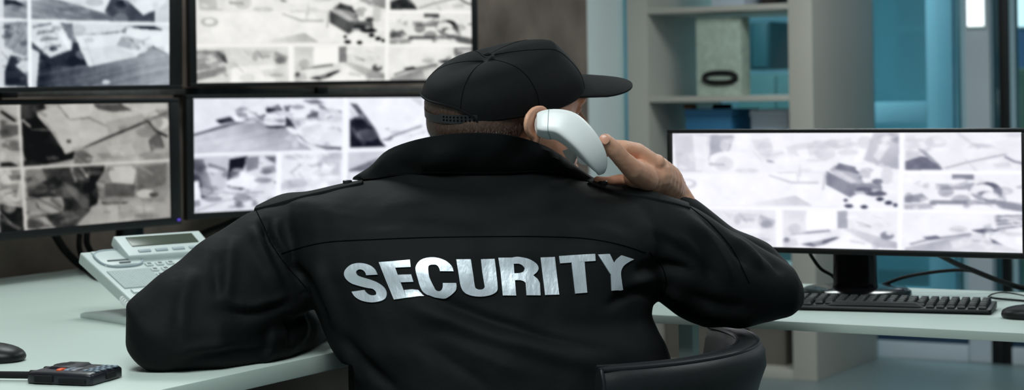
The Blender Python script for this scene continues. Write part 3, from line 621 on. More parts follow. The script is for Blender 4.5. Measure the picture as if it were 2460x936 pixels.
# ------------------------------------------------------------------ monitors
def monitor(label, c, w, h, yaw, pitch, roll, pic, sm, bezel=.022, chin=.026, stand=None, wall=False, side=None, led=None):
    c = Vector(c); rd = math.radians
    m3 = Matrix.Rotation(rd(yaw), 3, 'Z') @ Matrix.Rotation(rd(pitch), 3, 'X') @ Matrix.Rotation(rd(roll), 3, 'Y')
    X, Yv, Z = m3.col[0].copy(), m3.col[1].copy(), m3.col[2].copy(); ax = (X, Yv, Z)
    L = lambda x, y, z: c + X * x + Yv * y + Z * z
    base = Vector((c.x, c.y, DESK_Z)) if stand else c + Yv * .05
    if stand: base = Vector((stand[0], stand[1], DESK_Z))
    t = thing('monitor', base, label, 'monitor')
    ob = bezel; sb = side if side else bezel
    fr = MB()
    fr.box(L(0, .006, h / 2 + ob / 2), (w + 2 * sb, .022, ob), ax); fr.box(L(0, .006, -h / 2 - chin / 2), (w + 2 * sb, .022, chin), ax)
    fr.box(L(-w / 2 - sb / 2, .006, 0), (sb, .022, h), ax); fr.box(L(w / 2 + sb / 2, .006, 0), (sb, .022, h), ax)
    fr.build('bezel', M['black'], t, bevel=.003)
    H = h + ob + chin; zc = (ob - chin) / 2
    rings = []
    for k, (y, sx, sz) in enumerate(((.017, 1, 1), (.03, .985, .975), (.042, .80, .72), (.052, .60, .5))):
        rings.append([L(sgx * (w / 2 + sb) * sx, y, zc + sgz * H / 2 * sz) for sgx, sgz in ((-1, -1), (1, -1), (1, 1), (-1, 1))])
    MB().loft(rings).build('housing', M['black'], t, bevel=.004)
    hh, ww = pic.shape[:2]; NU, NV = 300, 110
    verts = [L(-w / 2 + w * i / (NU - 1), .0, h / 2 - h * j / (NV - 1)) for j in range(NV) for i in range(NU)]
    faces = [(j * NU + i, (j + 1) * NU + i, (j + 1) * NU + i + 1, j * NU + i + 1) for j in range(NV - 1) for i in range(NU - 1)]
    me = bpy.data.meshes.new('screen'); me.from_pydata([tuple(v) for v in verts], [], faces)
    at = me.color_attributes.new('feed', 'FLOAT_COLOR', 'POINT')
    fy = np.linspace(0, hh - 1.001, NV); fx = np.linspace(0, ww - 1.001, NU); y0 = fy.astype(int); x0 = fx.astype(int); ty = (fy - y0)[:, None, None]; tx = (fx - x0)[None, :, None]
    s_ = (pic[y0][:, x0] * (1 - ty) * (1 - tx) + pic[y0][:, x0 + 1] * (1 - ty) * tx + pic[y0 + 1][:, x0] * ty * (1 - tx) + pic[y0 + 1][:, x0 + 1] * ty * tx)
    at.data.foreach_set('color', np.concatenate([s_, np.ones((NV, NU, 1))], 2).astype(np.float32).ravel())
    link('screen', me, sm, t)
    if stand:
        sx, sy, nw, rx, ry, nh = stand
        yw = rd(yaw); ex, ey = Vector((math.cos(yw), math.sin(yw), 0)), Vector((-math.sin(yw), math.cos(yw), 0)); sp = Vector((sx, sy, 0)); zt = c.z - h * .15
        nk = MB().loft([sup(Vector((sx, sy, z)), ex * (nw / 2 * k), ey * (.018 * k), 20, 5) for z, k in ((DESK_Z + .014, 1.06), (DESK_Z + .03, 1.0), (zt, .96))])
        back = c + ex * ((sp - c).dot(ex)) + Yv * .05; back.z = 0; d = sp - back
        nk.box(Vector(((sx + back.x) / 2, (sy + back.y) / 2, zt)), (nw * .9, max(.03, d.length + .02), .09), (ex, ey, Vector((0, 0, 1))))
        nk.build('stand_neck', M['gloss_black'], t, bevel=.003)
        MB().loft([sup(Vector((sx, sy, DESK_Z + z)), ex * (rx * k), ey * (ry * k), 48, 2) for z, k in ((0, .98), (.004, 1.0), (.012, .99), (.019, .90), (.021, .4))]).build('stand_base', M['gloss_black'], t)
    if wall:
        b = L(0, .05, 0)
        a_ = b.x * AV.x + b.y * AV.y; bb = b.x * AU.x + b.y * AU.y
        MB().rbox(WALL_A + .012, a_ + .012, bb - .05, bb + .05, c.z - .05, c.z + .05).build('wall_bracket', M['metal_black'], t, bevel=.003)
        MB().rbox(WALL_A + .001, WALL_A + .014, bb - .11, bb + .11, c.z - .08, c.z + .08).build('bracket_plate', M['metal_black'], t, bevel=.003)
    if led:
        p = L(*led); MB().ball(p, .006, .003, .0035, ax, 12, 8).build('power_light', glow('violet_power_light', S(96, 78, 205), 1.0), t)
    return t
hall = feed_hall(); g_hall = hall.g.copy()
pic_rm = paint(hall, (50, 52, 76), (257, 257, 264), 1.02)
hall.g = g_hall.copy(); pic_tm = paint(hall, (10, 12, 14), (251, 250, 246), 1.30)
pic_bm = paint(feed_rooms(), (14, 14, 30), (251, 253, 263), 1.15, 2)
pic_bl = paint(feed_lounge(), (8, 8, 9), (228, 225, 218), 1.12, 3)
pic_tl = paint(feed_studio(), (14, 21, 35), (243, 250, 254), 1.12, 4)
M['screen'] = screen_mat('lit_display', 1.0)
monitor('monitor at the upper left showing a pale sofa on a dark plank floor', (-1.2143, 4.70, 1.3970), .8535, .3301, 45.0, 1.9, -.4, pic_tl, M['screen'], bezel=.014, chin=.013, side=.040, wall=True)
monitor('monitor at the lower left showing a dim grey lounge, with a violet power light', (-1.2388, 4.8, 1.0273), 1.0394, .3194, 57.66, -.6, .13, pic_bl, M['screen'], bezel=.014, chin=.022, side=.040, stand=(-1.074, 5.235, .09, .12, .065, 0), led=(.5450, -.008, -.168))
monitor('monitor in the upper row beside the stone wall showing a warm white hall', (-.5262, 5.8, 1.4089), 1.0072, .3261, 37.96, .65, -.31, pic_tm, M['screen'], bezel=.014, chin=.012, side=.024, wall=True)
monitor('monitor directly behind the guard\'s left shoulder showing bluish white rooms', (-.526, 5.8, 1.0271), 1.0867, .3311, 42.61, .07, .45, pic_bm, M['screen'], bezel=.012, chin=.020, side=.026, stand=(-.56, 5.90, .10, .13, .09, 0))
monitor('wide monitor on a glossy stand at the right above the keyboard', (.7068, 4.05, .9751), .7698, .2496, -25.48, -.53, .14, pic_rm, M['screen'], bezel=.009, chin=.013, side=.0125, stand=(.765, 4.21, .098, .125, .125, 0))

# mounting rail on the wall between the two monitor rows
t = thing('mounting_rail', R(WALL_A + .06, 4.6, 1.2), 'dark metal mounting rail on the wall between the two rows of monitors', 'rail')
zr = 1.218
MB().rbox(WALL_A + .02, WALL_A + .05, 2.5, 6.2, zr - .009, zr + .009).build('rail_bar', M['metal_black'], t, bevel=.003)
for b in (2.9, 3.6, 4.35, 5.0, 5.75):
    MB().rbox(WALL_A, WALL_A + .06, b - .03, b + .03, zr - .012, zr + .012).build('clamp', M['black'], t, bevel=.003)
# ------------------------------------------------------------------ desk telephone
M['phone'] = mat('pale_telephone_plastic', S(196, 206, 204), .4, noise=(40, .015))
M['phone_grey'] = mat('grey_telephone_plastic', S(150, 164, 170), .5, noise=(60, .04))
M['phone_dark'] = mat('dark_telephone_grey', S(92, 100, 104), .5, noise=(60, .06))
M['lcd'] = mat('green_grey_lcd', S(70, 78, 66), .25, noise=(6, .06))
M['cord'] = mat('white_cord', S(222, 226, 226), .4, noise=(40, .02))
def telephone():
    A0, B0 = PZ(192, 762, DESK_Z), PZ(312, 782, DESK_Z)
    m = (B0 - A0); m.z = 0; m.normalize(); wv = Vector((-m.y, m.x, 0)); zz = Vector((0, 0, 1))
    t = thing('desk_telephone', A0 + wv * .17 + m * .1, 'pale desk telephone console with tilted display beside the guard\'s left elbow', 'telephone')
    # foot plate and neck
    ft = MB(); D = .26
    prof = [(0, 0), (0, .008), (.02, .013), (D - .02, .016), (D, .012), (D, 0)]
    ft.loft([[A0 + m * p + zz * q + wv * k for p, q in prof] for k in (0.0, .30)], closed=True)
    ft.build('foot', M['phone'], t, bevel=.002)
    P0 = P(192, 606, (A0.y)); th = math.radians(21.6)
    tv = m * math.cos(th) - zz * math.sin(th); nv = m * math.sin(th) + zz * math.cos(th); ax = (wv, tv, nv)
    L = lambda x, s, n: P0 + wv * x + tv * s + nv * n
    nk = MB().loft([[L(.05, .10, -.02), L(.29, .10, -.02), L(.29, .20, -.02), L(.05, .20, -.02)],
                    [A0 + wv * .06 + m * .13 + zz * .012, A0 + wv * .28 + m * .13 + zz * .012, A0 + wv * .28 + m * .23 + zz * .012, A0 + wv * .06 + m * .23 + zz * .012]])
    nk.build('stand_neck', M['phone'], t, bevel=.003)
    W, LEN = .345, .275
    MB().box(L(W / 2, LEN / 2, -.0125), (W, LEN, .025), ax).build('console', M['phone'], t, bevel=.004, seg=3)
    # cradle: raised oval rim round a recess with dark slots
    cx, cs = .068, .045
    ring = [L(cx + .050 * math.copysign(abs(math.cos(a)) ** .7, math.cos(a)), cs + .040 * math.copysign(abs(math.sin(a)) ** .7, math.sin(a)), .002) for a in [2 * math.pi * i / 32 for i in range(33)]]
    cr_ = MB().tube(ring, .003, 6).build('cradle_rim', M['phone_grey'], t)
    MB().box(L(cx, cs - .004, .0015), (.092, .07, .003), ax).build('cradle_pad', M['phone'], t, bevel=.001)
    MB().box(L(cx, cs + .012, .004), (.064, .004, .002), ax).build('cradle_slot', M['phone_dark'], t)
    MB().box(L(cx + .003, cs + .025, .004), (.026, .004, .003), ax).build('hook_switch', M['phone_dark'], t)
    g = MB().box(L(.062, .142, .001), (.10, .082, .003), ax)
    for i in range(15):
        for j in range(11):
            g.box(L(.062 - .046 + i * .0066, .142 - .036 + j * .0072, .0026), (.0030, .0034, .0008), ax)
    g.build('speaker_grille', mat('pale_grille_plastic', S(172, 184, 183), .5, noise=(60, .03)), t, smooth=False)
    MB().box(L(.07, .20, .002), (.10, .016, .005), ax).build('cradle_rest', M['phone'], t, bevel=.002)
    # keypad
    ks = MB(); k2 = MB()
    for i in range(3):
        for j in range(4): ks.box(L(.122 + i * .026, .084 + j * .026, .001), (.017, .013, .006), ax)
    for i in range(4):
        for j in range(5): k2.box(L(.214 + i * .026, .080 + j * .024, .001), (.016, .010, .006), ax)
    ks.build('number_keys', M['phone'], t, bevel=.0012); k2.build('function_keys', M['phone'], t, bevel=.0012)
    dk = MB()
    for i, j in ((0, 0), (1, 0), (2, 0), (0, 1), (1, 1), (0, 2), (1, 2), (2, 1), (0, 3), (2, 2)):
        dk.box(L(.122 + i * .026, .084 + j * .026, .0043), (.009, .006, .0008), ax)
    dk.build('key_marks', M['phone_dark'], t, smooth=False)
    # display unit, steeper and raised
    t2 = math.radians(30)
    dv = m * math.cos(t2) - zz * math.sin(t2); dn = m * math.sin(t2) + zz * math.cos(t2); dax = (wv, dv, dn)
    D0 = L(.192, .020, .011)
    DL = lambda x, s, n: D0 + wv * x + dv * s + dn * n
    d = MB().box(DL(0, 0, -.004), (.216, .080, .024), dax).build('display_unit', M['phone'], t, bevel=.004, seg=3)
    MB().box(DL(0, -.012, .0082), (.166, .036, .003), dax).build('lcd_window', M['lcd'], d, bevel=.001)
    for i in range(4): MB().box(DL(-.063 + i * .042, .025, .0085), (.030, .009, .004), dax).build('soft_key', M['phone_grey'], d, bevel=.0015)
    # coiled cord leaving the left side
    pts = []; c0 = L(-.004, .205, -.012); c1 = L(.0, .265, -.028) + m * .03; c2 = PZ(345, 760, DESK_Z + .008)
    for i in range(240):
        f = i / 239; a = i * .62
        c = c0.lerp(c1, min(1, f * 2)) if f < .5 else c1.lerp(c2, (f - .5) * 2)
        pts.append(c + (wv * math.cos(a) + zz * math.sin(a)) * .0055)
    MB().tube(pts, .0022, 6).build('coiled_cord', M['cord'], t)
telephone()

# ------------------------------------------------------------------ two-way radio
def radio():
    a, b = PZ(58, 922, DESK_Z), PZ(219, 928, DESK_Z)
    e1 = (b - a); Ln = e1.length; e1.normalize(); e2 = Vector((-e1.y, e1.x, 0)); zz = Vector((0, 0, 1)); Wd = .105; ax = (e1, e2, zz)
    L = lambda x, y, z: a + e1 * x + e2 * y + zz * z
    t = thing('two_way_radio', L(Ln / 2, Wd / 2, 0), 'black two-way radio with orange button and grey keypad lying on the left desk', 'radio')
    rb = mat('radio_black_plastic', (.009, .009, .014), .36, noise=(50, .15))
    bd = MB()
    secs = [(.0, .010, .016), (.006, .004, .0195), (.02, .001, .0205), (.07, .0, .0210), (Ln - .012, .0, .0205), (Ln - .003, .002, .0195), (Ln, .006, .016)]
    bd.loft([[L(x, i, .0015), L(x, Wd - i, .0015), L(x, Wd - i + .0, h - .003), L(x, Wd - i - .006, h), L(x, i + .006, h), L(x, i, h - .003)] for x, i, h in secs])
    bd.build('body', rb, t, bevel=.002, seg=2)
    MB().loft([[L(x, Wd * .30 + k, .019), L(x, Wd - k * .5 - .002, .019), L(x, Wd - k * .5 - .006, h), L(x, Wd * .36 + k, h)] for x, k, h in ((.012, .012, .0205), (.028, .002, .0245), (.062, .0, .0245), (.070, .004, .0205))]).build('speaker_hump', rb, t, bevel=.0015)
    MB().ball(L(.035, Wd * .66, .0240), .017, .024, .0012, ax).build('speaker_cloth', M['matte_black'], t)
    for x, m_, lab in ((.052, mat('orange_button', S(226, 84, 34), .4), 'orange button'), (.066, mat('grey_blue_button', S(110, 124, 142), .4), None), (.079, mat('grey_button', S(122, 122, 128), .4), None)):
        o = MB().loft([sup(L(x, .034, z), e1 * .0052, e2 * (.017 * k), 16, 3) for z, k in ((.019, 1), (.0223, 1), (.023, .8))]).build('call_button', m_, t)
        if lab: o['label'] = lab
    kp = MB()
    for i in range(3):
        for j in range(4): kp.box(L(.098 + i * .0105 + j * .001, .028 + j * .018, .0215), (.0064, .0105, .0025), ax)
    kp.build('keypad', mat('radio_grey_keys', S(122, 138, 152), .4), t, bevel=.001)
    MB().box(L(.015 + .022, -.0008, .010), (.034, .004, .011), ax).build('talk_button', M['matte_black'], t, bevel=.0015)
    MB().box(L(Ln * .72, -.0006, .007), (.05, .003, .008), ax).build('belt_clip_edge', M['matte_black'], t, bevel=.001)
    MB().box(L(Ln + .0006, Wd * .60, .010), (.003, .030, .010), ax).build('charge_contact', M['matte_black'], t, bevel=.0006)
    ad = PZ(-30, 916, DESK_Z) - PZ(60, 917, DESK_Z); ad.normalize(); r0 = L(.004, .030, .0105)
    MB().tube([r0, r0 + ad * .010, r0 + ad * .012, r0 + ad * .20, r0 + ad * .205], [.0085, .0085, .0062, .0056, .003], 12).build('antenna', M['matte_black'], t)
    MB().tube([L(.006, Wd * .75, .011), L(-.010, Wd * .75, .011)], .007, 14).build('volume_knob', M['matte_black'], t, bevel=.001)
radio()

# ------------------------------------------------------------------ mice, keyboard
def mouse(c, yaw, ln, wd, ht, label):
    c = Vector((c.x, c.y, DESK_Z)); e1 = Vector((math.cos(yaw), math.sin(yaw), 0)); e2 = Vector((-e1.y, e1.x, 0)); zz = Vector((0, 0, 1))
    t = thing('computer_mouse', c, label, 'computer mouse')
    rings = []
    for z, k in ((0.001, .93), (.004, .985), (.008, 1.0), (.014, .97)): rings.append(sup(c + zz * z, e1 * (ln * k), e2 * (wd * k), 32, 2.3))
    for k in range(1, 7):
        a = k / 7 * math.pi / 2; rings.append(sup(c + zz * (.014 + (ht - .014) * math.sin(a)) - e1 * (ln * .12 * math.sin(a)), e1 * (ln * .97 * math.cos(a)), e2 * (wd * .97 * math.cos(a)), 32, 2.2))
    MB().loft(rings).build('shell', M['black'], t)
    MB().loft([sup(c + e1 * (ln * .42) + zz * (ht * .80 + q), e1 * .009, e2 * .004, 14, 2.2) for q in (-.006, .002)]).build('scroll_wheel', M['matte_black'], t, bevel=.001)
    MB().tube([c + e1 * (ln * k) + zz * h for k, h in ((.97, .012), (.8, ht * .60), (.55, ht * .83), (.1, ht * 1.0))], .0012, 6).build('button_gap', M['matte_black'], t)
    return t
ml = PZ(-33, 866, DESK_Z); mouse(ml, math.radians(-12), .073, .047, .034, 'black computer mouse on the left desk behind the radio')
mr = PZ(2474, 764, DESK_Z); mouse(mr, math.radians(158), .056, .04, .028, 'black computer mouse beside the keyboard on the right desk')

def keyboard():
    K0 = PZ(2382, 757, DESK_Z); e1 = PZ(1925, 745.5, DESK_Z) - K0; e1.z = 0; e1.normalize(); e2 = Vector((e1.y, -e1.x, 0)); zz = Vector((0, 0, 1))
    ax = (e1, e2, zz); Ln, D = .54, .118
    L = lambda x, y, z: K0 + e1 * x + e2 * y + zz * z
    t = thing('keyboard', L(Ln / 2, D / 2, 0), 'black computer keyboard at the front of the right desk below the wide monitor', 'keyboard')
    MB().loft([[L(x, i, .003), L(x, D - i, .003), L(x, D - i, .017), L(x, i + .002, .011)] for x, i in ((0, .004), (.004, 0), (Ln - .004, 0), (Ln, .004))]).build('case', M['black'], t, bevel=.0025)
    k = MB(); km = mat('key_black', (.011, .0115, .013), .45, noise=(50, .1))
    cols = [.010 + i * .0212 for i in range(24)]
    for r in range(5):
        for i, x in enumerate(cols):
            if r == 0 and 6 <= i <= 16 and i != 6: continue
            wk = .0178 if not (r == 0 and i == 6) else .20
            xc = x + wk / 2; yc = .018 + r * .0195; zb = .012 + r * .0013
            k.loft([[L(xc + sx * wk / 2 * q, yc + sy * .0080 * q + o, zb + h) for sx, sy in ((-1, -1), (1, -1), (1, 1), (-1, 1))] for h, q, o in ((0, 1, 0), (.0085, .82, .0008))])
    k.build('keys', km, t, bevel=.0008, seg=1)
    for x in (.05, Ln - .05): MB().box(L(x, D - .015, .002), (.03, .01, .006), ax).build('foot', M['matte_black'], t, bevel=.001)
keyboard()

# ------------------------------------------------------------------ cables
def cable(pts, r, label, m='matte_black', n=6):
    return tag(MB().tube([Vector(p) for p in cr(pts, n)], r, 8).build('cable', M[m]), label, 'cable')
bk = 4.22
cable([P(1940, 596, 4.16), P(1950, 616, 4.18), P(1972, 645, 4.22), P(2000, 662, 4.27), P(2010, 680, 4.30)], .004, 'thin black cable hanging behind the left side of the glossy monitor stand')
cable([P(2225, 598, 4.05), P(2260, 614, 4.10), P(2300, 634, 4.16), P(2345, 652, 4.2), P(2395, 672, 4.22), P(2440, 687, 4.26), P(2475, 700, 4.27), P(2490, 760, 4.28), P(2492, 860, 4.28)], .0062, 'thick black cable running down from the wide monitor to the desk edge')
cable([P(2120, 684, 4.28), P(2170, 666, 4.26), P(2235, 654, 4.25), P(2300, 648, 4.23), P(2345, 651, 4.225)], .0040, 'thin black cable rising from the monitor base to the thick cable')
K = PZ(2386, 716, DESK_Z + .012)
cable([PZ(2379, 714, DESK_Z + .012), PZ(2400, 717, DESK_Z + .004), PZ(2460, 722, DESK_Z + .003), PZ(2520, 728, DESK_Z + .003)], .0024, 'black keyboard cable lying on the right desk')
cable([PZ(2374, 712, DESK_Z + .014), PZ(2384, 706, DESK_Z + .02), PZ(2405, 702, DESK_Z + .018), PZ(2430, 704, DESK_Z + .008), PZ(2475, 714, DESK_Z + .003), PZ(2530, 738, DESK_Z + .003)], .0016, 'thin grey looped mouse cable at the back of the keyboard')
def wallp(px, py, off=.05):
    """point just in front of the monitor wall"""
    r = ray(px, py); k = (WALL_A + off) / (r.x * AV.x + r.y * AV.y); return CAM + r * k
cable([wallp(120, 540), wallp(148, 590), wallp(178, 624), wallp(205, 645, .08), PZ(232, 664, DESK_Z + .007), PZ(262, 672, DESK_Z + .007)], .011, 'thick black cable hanging from the lower left monitor to the desk')
cable([wallp(196, 530), wallp(190, 580), wallp(194, 610), wallp(204, 630), PZ(216, 645, DESK_Z + .01)], .008, 'black cable hanging between two others below the lower left monitor')
cable([wallp(214, 530), wallp(208, 575), wallp(216, 600), wallp(240, 640), PZ(262, 658, DESK_Z + .008)], .009, 'black cable nearest the telephone below the lower left monitor')
cable([wallp(640, 480), wallp(560, 530), wallp(505, 552), wallp(474, 566)], .009, 'black cable sloping along the wall above the telephone display')

# sheet of paper under his left hand
pq = [PZ(742, 806, DESK_Z), PZ(800, 797, DESK_Z), PZ(960, 770, DESK_Z), PZ(905, 762, DESK_Z), PZ(742, 788, DESK_Z)]
tag(MB().prism([p + Vector((0, 0, .0006)) for p in pq], (0, 0, .0012)).build('paper_sheet', mat('lilac_paper', S(196, 180, 206), .7, noise=(6, .03)), smooth=False), 'pale lilac paper sheet on the left desk under the guard\'s left cuff', 'paper')
# ------------------------------------------------------------------ office chair (its back is turned a little to the right)
M['leather'] = mat('black_leather', (.008, .009, .011), .48, noise=(40, .12), bump=(180, .12, .002))
M['leather_rim'] = mat('black_leather_piping', (.012, .012, .016), .32, noise=(40, .12))
M['chrome'] = mat('dark_chrome', (.25, .26, .28), .25, metal=1.0, noise=(20, .05))
CH_C = Vector((.045, 3.385, 0)); CH_R = .40
def office_chair():
    t = thing('office_chair', CH_C, 'black leather office chair with wraparound back behind the seated guard', 'chair')
    rim_z = .752
    def at(deg, r, z):
        a = math.radians(deg); return CH_C + Vector((math.cos(a) * r, math.sin(a) * r, z))
    sec = []; degs = [-76 + i * 2.2 for i in range(47)]
    for i, dg in enumerate(degs):
        f = i / (len(degs) - 1); e = min(1, min(i, len(degs) - 1 - i) / 2.0); k = .55 + .45 * e
        r = CH_R; zt = rim_z - .004 * (1 - e)
        # profile outside-bottom ... outside-top, rim, inside-top ... inside-bottom
        pr = [(r - .085, .40), (r - .060, .50), (r - .030, .60), (r - .006, .68), (r + .004, zt - .045), (r + .002, zt - .020), (r - .006, zt - .006), (r - .016, zt),
              (r - .036 - .004 * k, zt), (r - .048, zt - .006), (r - .055, zt - .020), (r - .062, zt - .06), (r - .085, .62), (r - .110, .52), (r - .125, .42)]
        sec.append([at(dg, a, z) for a, z in pr])
    MB().loft(sec).build('backrest', M['leather'], t, bevel=.0)
    MB().tube([at(d, CH_R - .010, rim_z - .0035) for d in degs], .0036, 8).build('piping', M['leather_rim'], t)
    MB().tube([at(d, CH_R - .047, rim_z - .0035) for d in degs], .0030, 8).build('piping', M['leather_rim'], t)
    for d in (-76.3, degs[-1] + .3):
        MB().tube([at(d, a, z) for a, z in [(CH_R - .060, .50), (CH_R - .030, .60), (CH_R - .006, .68), (CH_R + .003, rim_z - .045), (CH_R, rim_z - .02), (CH_R - .010, rim_z - .004)]], .0034, 8).build('piping', M['leather_rim'], t)
    sc = CH_C + Vector((0, 0, 0)); d = Vector((-.866, .5, 0)); s_ = Vector((-.5, -.866, 0))
    MB().loft([sup(sc + d * .02 + Vector((0, 0, z)), d * (.30 * k), s_ * (.30 * k), 40, 3.2) for z, k in ((.33, .90), (.345, .98), (.375, 1.0), (.395, .985), (.41, .93), (.413, .7))]).build('seat', M['leather'], t)
    MB().loft([sup(sc + Vector((0, 0, z)), d * q, s_ * q, 20, 3) for z, q in ((.29, .09), (.33, .13))]).build('seat_mount', M['black'], t)
    MB().tube([sc + Vector((0, 0, .09)), sc + Vector((0, 0, .20))], .030, 20).tube([sc + Vector((0, 0, .19)), sc + Vector((0, 0, .30))], .018, 20).build('gas_lift', M['chrome'], t)
    MB().tube([sc + Vector((0, 0, .055)), sc + Vector((0, 0, .105))], .045, 20).build('base_hub', M['black'], t, bevel=.004)
    for k in range(5):
        a = math.radians(20 + 72 * k); u = Vector((math.cos(a), math.sin(a), 0)); v = Vector((-u.y, u.x, 0))
        leg = MB().loft([[sc + u * r + v * (sx * wd) + Vector((0, 0, z)) for sx, z in ((-1, z0), (1, z0), (1, z1), (-1, z1))] for r, wd, z0, z1 in ((.03, .026, .062, .10), (.18, .020, .062, .088), (.30, .015, .060, .076))]).build('leg', M['black'], t, bevel=.004)
        MB().tube([sc + u * .285 + Vector((0, 0, .06)), sc + u * .285 + Vector((0, 0, .045))], .006, 8).tube([sc + u * .285 - v * .018 + Vector((0, 0, .026)), sc + u * .285 + v * .018 + Vector((0, 0, .026))], .0255, 18).build('caster', M['matte_black'], leg)
office_chair()
# ------------------------------------------------------------------ the guard
M['skin'] = mat('skin', S(222, 172, 144), .5, noise=(26, .06), bump=(160, .12, .002), col2=S(206, 148, 122))
M['skin'].node_tree.nodes['Principled BSDF'].inputs['Subsurface Weight'].default_value = .12
M['skin'].node_tree.nodes['Principled BSDF'].inputs['Subsurface Radius'].default_value = (.02, .008, .004)
M['nail'] = mat('fingernail', S(206, 152, 130), .3, noise=(40, .05))
M['hair'] = mat('dark_brown_hair', S(72, 54, 44), .5, noise=(220, .4))
M['jacket'] = mat('black_jacket_twill', (.0040, .0049, .0054), .72, noise=(6, .12), bump=(26, .22, .008), spec=.16)
M['seam'] = mat('black_seam_thread', (.0022, .0024, .003), .9, noise=(300, .3), spec=.03)
M['cap'] = mat('black_cap_cotton', (.0038, .0043, .0050), .75, noise=(40, .15), bump=(420, .15, .0015), spec=.14)
M['strap'] = mat('black_plastic_strap', (.012, .012, .015), .4, noise=(60, .1))
M['trousers'] = mat('black_trousers', (.009, .009, .010), .75, noise=(20, .15), bump=(40, .2, .004))
M['shoe'] = mat('black_shoe_leather', (.008, .008, .008), .3, noise=(20, .1))
M['thread'] = mat('silver_embroidery', S(200, 209, 217), .42, metal=.4, noise=(3, .08), bump=(7, .38, .005), stretch=(9, 9, 3))
M['handset'] = mat('white_handset_plastic', S(244, 247, 247), .33, noise=(30, .01))

HC = P(1216, 246, 3.45)                        # middle of the head
FD = Vector((math.sin(math.radians(57)), math.cos(math.radians(57)), 0))   # the way he faces
FR = Vector((FD.y, -FD.x, 0))                  # his right
ZZ = Vector((0, 0, 1))
HX3 = (FD, FR, ZZ)
def HP(f, r, z): return HC + FD * f + FR * r + ZZ * z

# ---- body: one continuous surface under the clothes
B = MB()
B.ball(HP(-.006, 0, .0), .148, .116, .074, HX3, 28, 18)
B.ball(HP(-.05, 0, -.03), .100, .098, .085, HX3, 24, 14)
B.ball(HP(.055, 0, -.060), .088, .086, .085, HX3, 24, 14)
B.ball(HP(.085, 0, -.105), .060, .062, .040, HX3, 20, 12)
B.ball(HP(.125, 0, -.128), .028, .034, .022, HX3)
B.ball(HP(.124, 0, .004), .024, .074, .020, HX3, 20, 12)
for s in (-1, 1):
    B.ball(HP(.080, s * .044, -.042), .036, .036, .030, HX3)
    B.ball(HP(.120, s * .042, -.014), .014, .022, .010, HX3)
    B.ball(HP(.03, s * .066, -.085), .060, .022, .046, HX3)
    B.ball(HP(.158, s * .015, -.056), .014, .013, .009, HX3)
B.chain([(HP(.140, 0, -.006), .013), (HP(.160, 0, -.034), .014), (HP(.172, 0, -.054), .016)])
B.ball(HP(.142, 0, -.088), .014, .036, .008, HX3); B.ball(HP(.138, 0, -.101), .014, .032, .008, HX3)
head_only = MB(); head_only.add(B.v, B.f)
head_only.loft([sup(HP(-.040, 0, -.055), FD * .082, FR * .080, 24, 2), sup(HP(-.035, 0, -.16), FD * .074, FR * .074, 24, 2)])
# ears
for s in (1, -1):
    ec = HP(-.018, s * .112, -.037)
    def E_(f, z, out): return ec + FD * f + ZZ * (z * .62) + FR * (s * out)
    rim = [(.028, .032, .006), (.012, .043, .014), (-.010, .040, .022), (-.026, .024, .028), (-.031, .002, .028), (-.026, -.020, .022), (-.012, -.036, .014), (.004, -.044, .008), (.014, -.040, .004)]
    pts = [E_(*q) for q in cr(rim, 4)]
    B.chain([(p, .0046) for p in pts], 10, 8)
    for q in cr(rim, 2)[3:-2]:
        B.chain([(E_(q[0] * .8, q[1] * .85, q[2] * .7), .006), (E_(.012, q[1] * .4, -.006), .008)], 10, 6)
    B.ball(E_(.002, -.043, .008), .012, .007, .012, HX3)
    B.ball(E_(.012, -.005, -.004), .022, .008, .034, HX3)
# neck and torso
NB = P(1175, 425, 3.42)
B.loft([sup(HP(-.040, 0, -.055), FD * .080, FR * .078, 24, 2), sup(HP(-.036, 0, -.10), FD * .074, FR * .072, 24, 2), sup(P(1190, 400, 3.455), FD * .074, FR * .072, 24, 2), sup(P(1190, 445, 3.455), Vector((.11, 0, 0)), Vector((0, .06, 0)), 24, 2)])
TORSO = [  # photo row, left px, right px, depth of the middle, half depth
    (960, 842, 1618, 3.34, .205), (905, 833, 1617, 3.34, .202), (868, 822, 1612, 3.345, .20), (820, 796, 1598, 3.35, .195), (755, 768, 1570, 3.365, .19), (700, 738, 1578, 3.375, .187),
    (640, 705, 1592, 3.385, .183), (585, 690, 1606, 3.395, .176), (540, 680, 1602, 3.405, .165), (505, 676, 1585, 3.415, .150), (482, 690, 1560, 3.42, .136), (466, 735, 1520, 3.425, .125), (452, 790, 1470, 3.43, .113), (438, 850, 1425, 3.435, .10), (424, 915, 1385, 3.437, .088), (408, 965, 1345, 3.44, .075)]
def torso(k, kd, low):
    rings = []
    for py, l, r, Y, hd in TORSO:
        a, b = P(l, py, Y), P(r, py, Y)
        rings.append(sup((a + b) / 2, (b - a) / 2 * k, Vector((0, hd * kd, 0)), 36, 2.5))
    c = (rings[0][0] + rings[0][18]) / 2
    ext = [sup(Vector((c.x, c.y, z)), Vector((.28 * q * k, 0, 0)), Vector((0, .20 * q * kd, 0)), 36, 2.4) for z, q in low]
    return ext + rings
LOW = [(.44, .90), (.47, .97), (.53, 1.0), (.60, 1.0)]
B.loft(torso(.90, .88, [(.48, .8), (.53, .95), (.60, .97)]))
